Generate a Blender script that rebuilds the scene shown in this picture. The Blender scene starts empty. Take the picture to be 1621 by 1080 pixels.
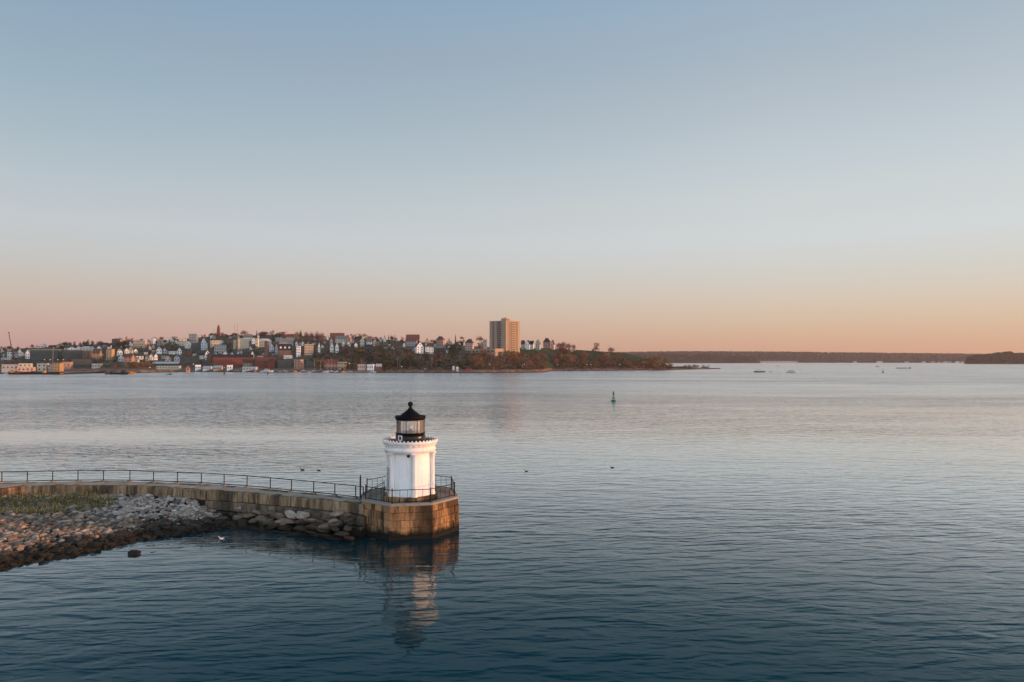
import bpy, bmesh, math, random
from mathutils import Vector, Matrix, noise

C = bpy.context.scene.collection
SC = bpy.context.scene
R = math.radians

# ------------------------------------------------------------------ camera
F = 1081.0                     # focal length in photo pixels (1621 wide)
HC = 13.1                      # camera height above the water
VH = 570.0                     # horizon row in the photo
PITCH = math.atan((VH - 540.0) / F)
cam_d = bpy.data.cameras.new('camera')
cam_d.sensor_width = 36.0
cam_d.lens = 36.0 * F / 1621.0
cam_d.clip_start = 0.5
cam_d.clip_end = 60000.0
cam = bpy.data.objects.new('camera', cam_d)
cam.location = (0, 0, HC)
cam.rotation_euler = (R(90) + PITCH, 0, 0)
C.objects.link(cam)
SC.camera = cam

# ------------------------------------------------------------------ sky and sun
SUN_AZ = R(-2.5)               # direction of the sun from +X, seen from above (the sun stands right of the view)
SUN_EL = R(3.2)
SUN_DIR = Vector((math.cos(SUN_EL) * math.cos(SUN_AZ), math.cos(SUN_EL) * math.sin(SUN_AZ), math.sin(SUN_EL)))

def lin(r, g, b):
    f = lambda c: (c / 255 / 12.92) if c / 255 <= 0.04045 else ((c / 255 + 0.055) / 1.055) ** 2.4
    return (f(r), f(g), f(b), 1.0)

world = bpy.data.worlds.new('World')
SC.world = world
world.use_nodes = True
nt = world.node_tree
nt.nodes.clear()

def N(tree, kind, **kw):
    n = tree.nodes.new(kind)
    for k, v in kw.items():
        if k == 'inp':
            for kk, vv in v.items():
                n.inputs[kk].default_value = vv
        else:
            setattr(n, k, v)
    return n

def ramp(tree, stops, interp='LINEAR'):
    n = tree.nodes.new('ShaderNodeValToRGB')
    cr = n.color_ramp
    cr.interpolation = interp
    while len(cr.elements) > 1:
        cr.elements.remove(cr.elements[-1])
    cr.elements[0].position = stops[0][0]
    cr.elements[0].color = stops[0][1]
    for p, c in stops[1:]:
        e = cr.elements.new(p)
        e.color = c
    return n

sky = N(nt, 'ShaderNodeTexSky')
sky.sky_type = 'NISHITA'
sky.sun_disc = False
sky.sun_elevation = SUN_EL
sky.sun_rotation = R(90) - SUN_AZ
sky.altitude = 0
sky.air_density = 1.0
sky.dust_density = 1.0
sky.ozone_density = 2.0
bg1 = N(nt, 'ShaderNodeBackground', inp={'Strength': 0.05})
nt.links.new(sky.outputs[0], bg1.inputs['Color'])

tc = N(nt, 'ShaderNodeTexCoord')
sep = N(nt, 'ShaderNodeSeparateXYZ')
nt.links.new(tc.outputs['Generated'], sep.inputs[0])
el = N(nt, 'ShaderNodeMath', operation='ARCSINE', use_clamp=False)
nt.links.new(sep.outputs['Z'], el.inputs[0])
eln = N(nt, 'ShaderNodeMath', operation='MULTIPLY', use_clamp=True, inp={1: 1 / R(90)})   # 0 at horizon, 1 at zenith
nt.links.new(el.outputs[0], eln.inputs[0])
# closeness to the sun's bearing, -1..1
dotn = N(nt, 'ShaderNodeVectorMath', operation='DOT_PRODUCT')
flat = N(nt, 'ShaderNodeCombineXYZ')
nt.links.new(sep.outputs['X'], flat.inputs[0])
nt.links.new(sep.outputs['Y'], flat.inputs[1])
nrm = N(nt, 'ShaderNodeVectorMath', operation='NORMALIZE')
nt.links.new(flat.outputs[0], nrm.inputs[0])
nt.links.new(nrm.outputs[0], dotn.inputs[0])
dotn.inputs[1].default_value = (math.cos(SUN_AZ), math.sin(SUN_AZ), 0)

def sky_stops(rows):
    """(degrees above the horizon, r, g, b as the sky shows, gain)"""
    f = lambda c: (c / 255 / 12.92) if c / 255 <= 0.04045 else ((c / 255 + 0.055) / 1.055) ** 2.4
    return [(d / 90.0, (f(r) * k, f(g) * k, f(b) * k, 1.0)) for d, r, g, b, k in rows]

SKY_ANTI = sky_stops([(0, 189, 147, 143, 1), (1.71, 190, 154, 151, 1), (3.42, 191, 166, 158, 1), (5.55, 191, 177, 170, 1), (7.25, 189, 185, 184, 1), (9.78, 188, 190, 193, 1), (12.68, 177, 185, 191, 1), (15.53, 165, 178, 186, 1), (19.47, 149, 169, 181, 1), (23.24, 141, 160, 178, 1),
                      (28, 127, 155, 179, 1), (45, 74, 108, 138, 1), (70, 46, 84, 112, 1), (90, 42, 78, 106, 1)])
SKY_SIDE = sky_stops([(0, 206, 157, 131, 1), (1.28, 204, 163, 142, 1), (3.0, 204, 177, 157, 1), (4.7, 205, 187, 173, 1), (6.41, 202, 195, 187, 1), (9.36, 202, 204, 205, 1), (12.69, 197, 202, 201, 1), (15.53, 188, 196, 201, 1), (19.48, 176, 185, 192, 1), (23.25, 163, 176, 186, 1),
                      (28, 149, 170, 189, 1), (45, 86, 114, 142, 1), (70, 48, 86, 114, 1), (90, 42, 78, 106, 1)])
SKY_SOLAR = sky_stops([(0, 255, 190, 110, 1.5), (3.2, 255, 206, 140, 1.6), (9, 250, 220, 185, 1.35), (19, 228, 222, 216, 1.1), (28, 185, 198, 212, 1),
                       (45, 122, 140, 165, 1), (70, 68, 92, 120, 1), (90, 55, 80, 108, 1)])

anti = ramp(nt, SKY_ANTI)
side = ramp(nt, SKY_SIDE)
solar = ramp(nt, SKY_SOLAR)
for r_ in (anti, side, solar):
    nt.links.new(eln.outputs[0], r_.inputs[0])
m1 = N(nt, 'ShaderNodeMapRange', inp={1: -0.62, 2: 0.32})
m2 = N(nt, 'ShaderNodeMapRange', inp={1: 0.60, 2: 1.0})
for m in (m1, m2):
    nt.links.new(dotn.outputs['Value'], m.inputs[0])
mixa = N(nt, 'ShaderNodeMix', data_type='RGBA')
mixb = N(nt, 'ShaderNodeMix', data_type='RGBA')
nt.links.new(m1.outputs[0], mixa.inputs[0])
nt.links.new(anti.outputs[0], mixa.inputs[6]); nt.links.new(side.outputs[0], mixa.inputs[7])
nt.links.new(m2.outputs[0], mixb.inputs[0])
nt.links.new(mixa.outputs[2], mixb.inputs[6]); nt.links.new(solar.outputs[0], mixb.inputs[7])
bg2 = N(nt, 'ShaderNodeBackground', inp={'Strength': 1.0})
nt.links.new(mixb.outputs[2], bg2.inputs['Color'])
back = N(nt, 'ShaderNodeMapRange', inp={1: -0.05, 2: -0.75, 3: 1.0, 4: 2.5})      # sky boosted behind the viewer, added to lift the shaded fronts
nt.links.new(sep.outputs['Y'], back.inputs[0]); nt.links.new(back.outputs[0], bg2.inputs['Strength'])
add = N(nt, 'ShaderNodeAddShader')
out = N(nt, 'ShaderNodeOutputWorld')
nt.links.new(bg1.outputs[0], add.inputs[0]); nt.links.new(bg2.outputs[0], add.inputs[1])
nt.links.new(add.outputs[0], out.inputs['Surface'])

sun_d = bpy.data.lights.new('sun', 'SUN')
sun_d.energy = 5.0
sun_d.angle = R(0.6)
sun_d.color = (1.0, 0.44, 0.20)
sun = bpy.data.objects.new('sun', sun_d)
sun.rotation_euler = SUN_DIR.to_track_quat('Z', 'Y').to_euler()
sun.location = (200, 0, 60)
C.objects.link(sun)

vs = SC.view_settings
SC.display_settings.display_device = 'sRGB'
vs.view_transform = 'Standard'
vs.look = 'None'
vs.exposure = 0.0
vs.gamma = 1.0
vs.use_curve_mapping = False

# ------------------------------------------------------------------ helpers
rnd = random.Random(7)

def ground_point(u, v, z=0.0):
    """where the sight line of a photo pixel meets the level z"""
    a = math.atan2(540.0 - v, F) + PITCH
    # exact: rotate the pixel ray by the pitch
    dx, dy, dz = (u - 810.5) / F, 1.0, (540.0 - v) / F
    y = dy * math.cos(PITCH) - dz * math.sin(PITCH)
    zz = dy * math.sin(PITCH) + dz * math.cos(PITCH)
    t = (z - HC) / zz
    return Vector((dx * t, y * t, z))

def at_depth(u, v, Y):
    dx, dy, dz = (u - 810.5) / F, 1.0, (540.0 - v) / F
    y = dy * math.cos(PITCH) - dz * math.sin(PITCH)
    zz = dy * math.sin(PITCH) + dz * math.cos(PITCH)
    t = Y / y
    return Vector((dx * t, Y, HC + zz * t))

class MB:
    def __init__(s):
        s.v, s.f, s.m, s.sm = [], [], [], []
    def add(s, vs, fs, mi=0, smooth=False):
        o = len(s.v)
        s.v += [tuple(p) for p in vs]
        for f in fs:
            s.f.append(tuple(o + i for i in f)); s.m.append(mi); s.sm.append(smooth)
        return s
    def box(s, c, d, rz=0.0, mi=0, jit=0.0, rr=None):
        hx, hy, hz = d[0] / 2, d[1] / 2, d[2] / 2
        vs = []
        ca, sa = math.cos(rz), math.sin(rz)
        for z in (-hz, hz):
            for x, y in ((-hx, -hy), (hx, -hy), (hx, hy), (-hx, hy)):
                if jit:
                    q = rr or rnd
                    x2, y2, z2 = x + q.uniform(-jit, jit), y + q.uniform(-jit, jit), z + q.uniform(-jit, jit)
                else:
                    x2, y2, z2 = x, y, z
                vs.append((c[0] + x2 * ca - y2 * sa, c[1] + x2 * sa + y2 * ca, c[2] + z2))
        return s.add(vs, [(3, 2, 1, 0), (4, 5, 6, 7), (0, 1, 5, 4), (1, 2, 6, 5), (2, 3, 7, 6), (3, 0, 4, 7)], mi)
    def tube(s, p0, p1, r0, r1=None, n=8, mi=0, cap=True, smooth=True):
        p0, p1 = Vector(p0), Vector(p1)
        r1 = r0 if r1 is None else r1
        q = (p1 - p0).to_track_quat('Z', 'Y').to_matrix()
        vs = []
        for p, r in ((p0, r0), (p1, r1)):
            for i in range(n):
                a = 2 * math.pi * i / n
                vs.append(p + q @ Vector((r * math.cos(a), r * math.sin(a), 0)))
        s.add(vs, [(i, (i + 1) % n, n + (i + 1) % n, n + i) for i in range(n)], mi, smooth)
        if cap:
            s.add(vs[:n], [tuple(range(n - 1, -1, -1))], mi)
            s.add(vs[n:], [tuple(range(n))], mi)
        return s
    def lathe(s, prof, n=32, c=(0, 0, 0), mi=0, smooth=True, a0=0.0, close=True):
        vs = []
        for r, z in prof:
            for i in range(n):
                a = a0 + 2 * math.pi * i / n
                vs.append((c[0] + r * math.cos(a), c[1] + r * math.sin(a), c[2] + z))
        fs = []
        for k in range(len(prof) - 1):
            for i in range(n):
                j = (i + 1) % n
                fs.append((k * n + i, k * n + j, (k + 1) * n + j, (k + 1) * n + i))
        s.add(vs, fs, mi, smooth)
        if close:
            if prof[0][0] > 1e-4: s.add(vs[:n], [tuple(range(n - 1, -1, -1))], mi)
            if prof[-1][0] > 1e-4: s.add(vs[-n:], [tuple(range(n))], mi)
        return s
    def prism(s, pts, z0, z1, mi=0):
        n = len(pts)
        vs = [(p[0], p[1], z0) for p in pts] + [(p[0], p[1], z1) for p in pts]
        return s.add(vs, [tuple(range(n - 1, -1, -1)), tuple(range(n, 2 * n))] + [(i, (i + 1) % n, n + (i + 1) % n, n + i) for i in range(n)], mi)
    def mesh(s, name, mats):
        me = bpy.data.meshes.new(name)
        me.from_pydata(s.v, [], s.f)
        for m in (mats if isinstance(mats, (list, tuple)) else [mats]):
            me.materials.append(m)
        me.polygons.foreach_set('material_index', s.m)
        me.polygons.foreach_set('use_smooth', s.sm)
        me.update()
        return me
    def build(s, name, mats, parent=None):
        return link(name, s.mesh(name, mats), parent)

def link(name, me, parent=None):
    o = bpy.data.objects.new(name, me)
    C.objects.link(o)
    if parent: o.parent = parent
    return o

def tag(o, label=None, cat=None, group=None, kind=None):
    if label: o['label'] = label
    if cat: o['category'] = cat
    if group: o['group'] = group
    if kind: o['kind'] = kind
    return o

def empty(name, loc, rz=0.0):
    o = bpy.data.objects.new(name, None)
    o.empty_display_size = 0.5
    o.location = loc
    o.rotation_euler = (0, 0, rz)
    C.objects.link(o)
    return o

def copy_tree(o, parent=None):
    c = o.copy()
    C.objects.link(c)
    if parent: c.parent = parent
    for ch in o.children:
        copy_tree(ch, c)
    return c

# ------------------------------------------------------------------ materials
MATS = {}
def mat(name, col, rough=0.7, var=0.12, scale=1.0, metal=0.0, island=0.0, objrand=0.0, spec=0.3, bump=0.0, col2=None):
    """a plain surface whose colour wanders with noise, from piece to piece or from object to object"""
    if name in MATS: return MATS[name]
    m = bpy.data.materials.new(name); m.use_nodes = True
    t = m.node_tree; b = t.nodes['Principled BSDF']
    b.inputs['Roughness'].default_value = rough
    b.inputs['Metallic'].default_value = metal
    b.inputs['Specular IOR Level'].default_value = spec
    c = tuple(col) + ((1.0,) if len(col) == 3 else ())
    geo = N(t, 'ShaderNodeNewGeometry'); 
    tcn = N(t, 'ShaderNodeTexCoord')
    nz = N(t, 'ShaderNodeTexNoise', inp={'Scale': scale, 'Detail': 4.0, 'Roughness': 0.6})
    t.links.new(tcn.outputs['Object'], nz.inputs['Vector'])
    mx = N(t, 'ShaderNodeMix', data_type='RGBA')
    k2 = tuple(col2) + ((1.0,) if len(col2) == 3 else ()) if col2 else tuple(x * (1 - 2.2 * var) for x in c[:3]) + (1.0,)
    mr = N(t, 'ShaderNodeMapRange', inp={1: 0.35, 2: 0.68})
    t.links.new(nz.outputs[0], mr.inputs[0]); t.links.new(mr.outputs[0], mx.inputs[0])
    mx.inputs[6].default_value = c; mx.inputs[7].default_value = k2
    last = mx.outputs[2]
    for amt, src in ((island, geo.outputs['Random Per Island']), (objrand, None)):
        if amt:
            if src is None:
                oi = N(t, 'ShaderNodeObjectInfo'); src = oi.outputs['Random']
            hs = N(t, 'ShaderNodeHueSaturation')
            mv = N(t, 'ShaderNodeMapRange', inp={3: 1 - amt, 4: 1 + amt})
            mh = N(t, 'ShaderNodeMapRange', inp={3: 0.5 - 0.05 * amt, 4: 0.5 + 0.05 * amt})
            t.links.new(src, mv.inputs[0]); t.links.new(mv.outputs[0], hs.inputs['Value'])
            fr = N(t, 'ShaderNodeMath', operation='FRACT'); ml = N(t, 'ShaderNodeMath', operation='MULTIPLY', inp={1: 7.31})
            t.links.new(src, ml.inputs[0]); t.links.new(ml.outputs[0], fr.inputs[0]); t.links.new(fr.outputs[0], mh.inputs[0]); t.links.new(mh.outputs[0], hs.inputs['Hue'])
            t.links.new(last, hs.inputs['Color']); last = hs.outputs[0]
    t.links.new(last, b.inputs['Base Color'])
    if bump:
        bp = N(t, 'ShaderNodeBump', inp={'Strength': 1.0, 'Distance': bump})
        n2 = N(t, 'ShaderNodeTexNoise', inp={'Scale': scale * 5, 'Detail': 5.0})
        t.links.new(tcn.outputs['Object'], n2.inputs['Vector']); t.links.new(n2.outputs[0], bp.inputs['Height']); t.links.new(bp.outputs[0], b.inputs['Normal'])
    MATS[name] = m
    return m

# ------------------------------------------------------------------ water
def water_material():
    m = bpy.data.materials.new('sea_water'); m.use_nodes = True
    t = m.node_tree; t.nodes.remove(t.nodes['Principled BSDF'])
    body = N(t, 'ShaderNodeBsdfDiffuse', inp={'Color': WATER_BODY})
    gl = N(t, 'ShaderNodeBsdfGlossy', distribution='GGX', inp={'Color': (1, 1, 1, 1)})
    fr = N(t, 'ShaderNodeFresnel', inp={'IOR': 1.34})
    fc = ramp(t, [(x, c + (1,)) for x, c in WATER_REFLECT])            # how much of each colour the surface gives back, by angle
    adds = N(t, 'ShaderNodeAddShader')
    t.links.new(fr.outputs[0], fc.inputs[0]); t.links.new(fc.outputs[0], gl.inputs['Color'])
    t.links.new(body.outputs[0], adds.inputs[0]); t.links.new(gl.outputs[0], adds.inputs[1])
    t.links.new(adds.outputs[0], t.nodes['Material Output'].inputs['Surface'])
    g = N(t, 'ShaderNodeNewGeometry')
    def M(op, a, b_=None, clamp=False):
        n = N(t, 'ShaderNodeMath', operation=op, use_clamp=clamp)
        for i, x in enumerate((a, b_)):
            if x is None: continue
            if isinstance(x, (int, float)): n.inputs[i].default_value = x
            else: t.links.new(x, n.inputs[i])
        return n.outputs[0]
    sp = N(t, 'ShaderNodeSeparateXYZ'); t.links.new(g.outputs['Position'], sp.inputs[0])
    X, Y = sp.outputs['X'], sp.outputs['Y']
    def noise_at(sx, sy, rz, detail, rough, off=0.0, dist=0.0, shift=(0, 0)):
        mp = N(t, 'ShaderNodeMapping'); mp.vector_type = 'POINT'
        mp.inputs['Rotation'].default_value = (0, 0, R(rz)); mp.inputs['Scale'].default_value = (1, 1, 1)
        ca, sa = math.cos(R(rz)), math.sin(R(rz))
        mp.inputs['Location'].default_value = (off + shift[0] * ca - shift[1] * sa, off * 0.7 + shift[0] * sa + shift[1] * ca, 0)
        t.links.new(g.outputs['Position'], mp.inputs[0])
        mp2 = N(t, 'ShaderNodeVectorMath', operation='MULTIPLY'); mp2.inputs[1].default_value = (sx, sy, 0)
        t.links.new(mp.outputs[0], mp2.inputs[0])
        n = N(t, 'ShaderNodeTexNoise', noise_dimensions='2D', inp={'Scale': 1.0, 'Detail': detail, 'Roughness': rough, 'Distortion': dist})
        t.links.new(mp2.outputs[0], n.inputs['Vector'])
        return n.outputs[0]
    def height(shift):
        parts = []
        for (sx, sy, rz, det, ro, off, dist), a in zip(WAVE_SHAPE, WAVE):
            parts.append(M('MULTIPLY', noise_at(sx, sy, rz, det, ro, off, dist, shift), a))
        h = parts[0]
        for p in parts[1:]: h = M('ADD', h, p)
        return h
    EPS = 0.05
    h0, hx, hy = height((0, 0)), height((EPS, 0)), height((0, EPS))
    # wind: how rough each stretch is
    wind = noise_at(0.0045, 0.020, 4, 3.0, 0.55, 200.0, 0.6)
    wind2 = noise_at(0.02, 0.075, -6, 3.0, 0.6, 71.0, 0.4)
    w = N(t, 'ShaderNodeMapRange', inp={1: 0.34, 2: 0.66, 3: 0.55, 4: 1.25}); t.links.new(wind, w.inputs[0])
    w2 = N(t, 'ShaderNodeMapRange', inp={1: 0.34, 2: 0.68, 3: 0.75, 4: 1.2}); t.links.new(wind2, w2.inputs[0])
    amp = M('MULTIPLY', w.outputs[0], w2.outputs[0])
    def patch(cx, cy, rx, ry, gain):
        """a gust (gain > 0) or a slick (gain < 0) lying on the water"""
        dx = M('DIVIDE', M('SUBTRACT', X, cx), rx)
        dy = M('DIVIDE', M('SUBTRACT', M('ADD', Y, M('MULTIPLY', M('SUBTRACT', wind2, 0.5), ry * 2.2)), cy), ry)
        d = M('ADD', M('MULTIPLY', dx, dx), M('MULTIPLY', dy, dy))
        return M('MULTIPLY', M('EXPONENT', M('MULTIPLY', d, -1.0)), gain)
    for args in WATER_PATCHES:
        amp = M('ADD', amp, patch(*args))
    # the far current line
    ln = M('DIVIDE', M('SUBTRACT', M('ADD', Y, M('MULTIPLY', X, 0.24)), 462.0), 6.5)
    amp = M('ADD', amp, M('MULTIPLY', M('EXPONENT', M('MULTIPLY', M('MULTIPLY', ln, ln), -1.0)), 1.1))
    amp = M('MAXIMUM', amp, 0.12)
    off = N(t, 'ShaderNodeMapRange', inp={1: 95.0, 2: 210.0, 3: 0.62, 4: 1.65}); t.links.new(Y, off.inputs[0])      # open water beyond the breakwater is choppier
    amp = M('MULTIPLY', amp, off.outputs[0])
    rg = N(t, 'ShaderNodeMapRange', inp={1: 90.0, 2: 300.0, 3: 0.05, 4: 0.20}); t.links.new(Y, rg.inputs[0])
    t.links.new(rg.outputs[0], gl.inputs['Roughness'])
    k = M('MULTIPLY', amp, -1.0 / EPS)
    nx, ny = M('MULTIPLY', M('SUBTRACT', hx, h0), k), M('MULTIPLY', M('SUBTRACT', hy, h0), k)
    # wind ripples are steeper on their lee side (towards -Y) than on their backs
    ny = M('ADD', M('MULTIPLY', M('MAXIMUM', ny, 0.0), SKEW), M('MINIMUM', ny, 0.0))
    nx = M('MULTIPLY', nx, off.outputs[0])                           # and its crests are shorter
    cv = N(t, 'ShaderNodeCombineXYZ', inp={2: 1.0}); t.links.new(nx, cv.inputs[0]); t.links.new(ny, cv.inputs[1])
    nm = N(t, 'ShaderNodeVectorMath', operation='NORMALIZE'); t.links.new(cv.outputs[0], nm.inputs[0])
    for nd in (gl, fr): t.links.new(nm.outputs[0], nd.inputs['Normal'])
    return m

WAVE = (0.15, 0.205, 0.056, 0.009)
SKEW = 0.08
WATER_BODY = (0.0006, 0.020, 0.026, 1)
WATER_REFLECT = [(0.02, (0.005, 0.024, 0.030)), (0.07, (0.024, 0.060, 0.068)), (0.13, (0.112, 0.138, 0.144)), (0.25, (0.43, 0.422, 0.42)), (0.38, (0.71, 0.715, 0.715)), (0.55, (0.88, 0.88, 0.88)), (1.0, (0.97, 0.97, 0.97))]
WAVE_SHAPE = ((0.14, 0.50, 8, 1.0, 0.5, 13.0, 0.3),      # a low swell, then ripples of a metre, a foot and a hand, crests across the view
              (0.34, 1.25, -5, 1.5, 0.5, 3.0, 0.4),
              (0.95, 3.2, 7, 1.5, 0.5, 31.0, 0.3),
              (2.6, 7.5, -12, 1.0, 0.5, 57.0, 0.0))
WATER_PATCHES = [(-58, 97, 34, 8, 2.6), (-36, 84, 30, 7, 1.3), (-75, 122, 75, 13, -0.45), (20, 108, 60, 16, -0.25), (-45, 39, 12, 5, -0.5), (-18, 45.5, 14, 3.5, -0.5), (300, 330, 220, 60, -0.3)]
wb = MB()
xs = [-30000, -3000, -300, 300, 3000, 30000]; ys = [-3000, -300, 300, 3000, 40000]
wb.add([(x, y, 0) for y in ys for x in xs], [(j * 6 + i, j * 6 + i + 1, (j + 1) * 6 + i + 1, (j + 1) * 6 + i) for j in range(4) for i in range(5)])
tag(wb.build('water', water_material()), kind='structure')

# ------------------------------------------------------------------ lighthouse on its granite base
LX, LY = at_depth(649.5, 700, 53.8).x, 53.8
white = mat('white_paint', (0.88, 0.86, 0.84), 0.5, 0.05, 0.8, col2=(0.80, 0.78, 0.75))
def weather(m):
    """thin grey run-off streaks and a few rust spots on the paint"""
    t = m.node_tree; b = t.nodes['Principled BSDF']; src = b.inputs['Base Color'].links[0].from_socket
    tcn = N(t, 'ShaderNodeTexCoord')
    for vs_, sc_, lo, hi, col, amt in (((1, 1, 0.10), 4.5, 0.52, 0.72, (0.50, 0.47, 0.43, 1), 0.45), ((1, 1, 0.35), 6.0, 0.66, 0.74, (0.40, 0.22, 0.12, 1), 0.55)):
        mp = N(t, 'ShaderNodeVectorMath', operation='MULTIPLY'); mp.inputs[1].default_value = vs_; t.links.new(tcn.outputs['Object'], mp.inputs[0])
        n = N(t, 'ShaderNodeTexNoise', inp={'Scale': sc_, 'Detail': 4.0}); t.links.new(mp.outputs[0], n.inputs['Vector'])
        r = N(t, 'ShaderNodeMapRange', inp={1: lo, 2: hi, 3: 0.0, 4: amt}); t.links.new(n.outputs[0], r.inputs[0])
        mx = N(t, 'ShaderNodeMix', data_type='RGBA'); t.links.new(r.outputs[0], mx.inputs[0]); t.links.new(src, mx.inputs[6]); mx.inputs[7].default_value = col
        src = mx.outputs[2]
    t.links.new(src, b.inputs['Base Color'])
weather(white)
black = mat('black_paint', (0.006, 0.006, 0.007), 0.5, 0.1, 2.0, spec=0.15)
gloss_black = mat('glossy_black_paint', (0.005, 0.004, 0.004), 0.3, 0.1, 1.5, spec=0.35)
roofm = mat('roof_black', (0.006, 0.006, 0.008), 0.6, 0.2, 1.5, spec=0.12)
mull = mat('dark_red_iron', (0.16, 0.045, 0.035), 0.5, 0.1, 2.0)
iron = mat('rail_iron', (0.016, 0.017, 0.019), 0.7, 0.25, 3.0, spec=0.15)
dark_hole = mat('dark_interior', (0.02, 0.018, 0.02), 0.5)
glassm = bpy.data.materials.new('lantern_glass'); glassm.use_nodes = True
_t = glassm.node_tree; _t.nodes.remove(_t.nodes['Principled BSDF'])
_a = N(_t, 'ShaderNodeBsdfTransparent', inp={'Color': (1, 1, 0.99, 1)}); _g = N(_t, 'ShaderNodeBsdfGlossy', inp={'Roughness': 0.03})
_d = N(_t, 'ShaderNodeBsdfTranslucent', inp={'Color': (0.95, 0.93, 0.88, 1)})
_d2 = N(_t, 'ShaderNodeBsdfDiffuse', inp={'Color': (0.95, 0.93, 0.88, 1)})
_m0 = N(_t, 'ShaderNodeMixShader', inp={0: 0.5}); _m1 = N(_t, 'ShaderNodeMixShader', inp={0: 0.28}); _m2 = N(_t, 'ShaderNodeMixShader'); _f = N(_t, 'ShaderNodeFresnel', inp={'IOR': 1.5})
_t.links.new(_d.outputs[0], _m0.inputs[1]); _t.links.new(_d2.outputs[0], _m0.inputs[2])
_t.links.new(_a.outputs[0], _m1.inputs[1]); _t.links.new(_m0.outputs[0], _m1.inputs[2])
_t.links.new(_f.outputs[0], _m2.inputs[0]); _t.links.new(_m1.outputs[0], _m2.inputs[1]); _t.links.new(_g.outputs[0], _m2.inputs[2])
_t.links.new(_m2.outputs[0], _t.nodes['Material Output'].inputs['Surface'])

def granite(name, c1, c2, stain, tide=0.0, streak=True):
    """rough cut stone; streaks of dark stain, each block its own tone, a dark weedy band up to the tide mark"""
    m = bpy.data.materials.new(name); m.use_nodes = True
    t = m.node_tree; b = t.nodes['Principled BSDF']; b.inputs['Roughness'].default_value = 0.85; b.inputs['Specular IOR Level'].default_value = 0.2
    g = N(t, 'ShaderNodeNewGeometry'); tcn = N(t, 'ShaderNodeTexCoord')
    isl = ramp(t, [(0.0, tuple(c1) + (1,)), (0.5, tuple((a + d) / 2 for a, d in zip(c1, c2)) + (1,)), (1.0, tuple(c2) + (1,))])
    t.links.new(g.outputs['Random Per Island'], isl.inputs[0])
    last = isl.outputs[0]
    def over(vec_scale, scale, lo, hi, col, amt, detail=5.0):
        nonlocal last
        mp = N(t, 'ShaderNodeVectorMath', operation='MULTIPLY'); mp.inputs[1].default_value = vec_scale
        t.links.new(tcn.outputs['Object'], mp.inputs[0])
        n = N(t, 'ShaderNodeTexNoise', inp={'Scale': scale, 'Detail': detail, 'Roughness': 0.65}); t.links.new(mp.outputs[0], n.inputs['Vector'])
        r = N(t, 'ShaderNodeMapRange', inp={1: lo, 2: hi, 3: 0.0, 4: amt}); t.links.new(n.outputs[0], r.inputs[0])
        mx = N(t, 'ShaderNodeMix', data_type='RGBA'); t.links.new(r.outputs[0], mx.inputs[0]); t.links.new(last, mx.inputs[6]); mx.inputs[7].default_value = tuple(col) + (1,)
        last = mx.outputs[2]
    over((1, 1, 1), 9.0, 0.45, 0.7, tuple(x * 0.55 for x in c1), 0.6)
    if streak:
        over((1, 1, 0.16), 0.75, 0.46, 0.59, stain, 0.84)
        over((1, 1, 0.12), 2.4, 0.52, 0.62, stain, 0.75)
        over((1, 1, 0.10), 5.0, 0.52, 0.66, tuple(x * 0.6 for x in stain), 0.7)
        over((1, 1, 0.5), 0.8, 0.52, 0.72, (0.30, 0.16, 0.07), 0.45)
    if tide:
        sp = N(t, 'ShaderNodeSeparateXYZ'); t.links.new(g.outputs['Position'], sp.inputs[0])
        n = N(t, 'ShaderNodeTexNoise', inp={'Scale': 2.2, 'Detail': 4.0}); t.links.new(tcn.outputs['Object'], n.inputs['Vector'])
        ad = N(t, 'ShaderNodeMath', operation='MULTIPLY_ADD', inp={1: -0.9, 2: 0.45}); t.links.new(n.outputs[0], ad.inputs[0])
        zz = N(t, 'ShaderNodeMath', operation='ADD'); t.links.new(sp.outputs['Z'], zz.inputs[0]); t.links.new(ad.outputs[0], zz.inputs[1])
        r = N(t, 'ShaderNodeMapRange', inp={1: tide - 0.12, 2: tide + 0.28, 3: 1.0, 4: 0.0}); t.links.new(zz.outputs[0], r.inputs[0])
        mx = N(t, 'ShaderNodeMix', data_type='RGBA'); t.links.new(r.outputs[0], mx.inputs[0]); t.links.new(last, mx.inputs[6]); mx.inputs[7].default_value = (0.012, 0.011, 0.009, 1)
        last = mx.outputs[2]
    t.links.new(last, b.inputs['Base Color'])
    n2 = N(t, 'ShaderNodeTexNoise', inp={'Scale': 7.0, 'Detail': 6.0, 'Roughness': 0.7}); t.links.new(tcn.outputs['Object'], n2.inputs['Vector'])
    bp = N(t, 'ShaderNodeBump', inp={'Strength': 0.9, 'Distance': 0.06}); t.links.new(n2.outputs[0], bp.inputs['Height']); t.links.new(bp.outputs[0], b.inputs['Normal'])
    return m

base_granite = granite('base_granite', (0.25, 0.150, 0.080), (0.56, 0.315, 0.140), (0.020, 0.016, 0.012), tide=0.50)
deck_granite = granite('deck_granite', (0.34, 0.30, 0.25), (0.42, 0.37, 0.31), (0.16, 0.13, 0.10), streak=False)
coping_granite = granite('coping_granite', (0.27, 0.24, 0.20), (0.36, 0.32, 0.27), (0.10, 0.08, 0.06), streak=False)

DECK, CURB = 2.28, 2.60
OCT_R = 3.98                     # to the corners
OCT_A0 = R(-90 + 22.5 + 10.0)     # a face turned a little to the right of the camera
def octo(r, k): 
    a = OCT_A0 + k * R(45)
    return Vector((r * math.cos(a), r * math.sin(a)))

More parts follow.
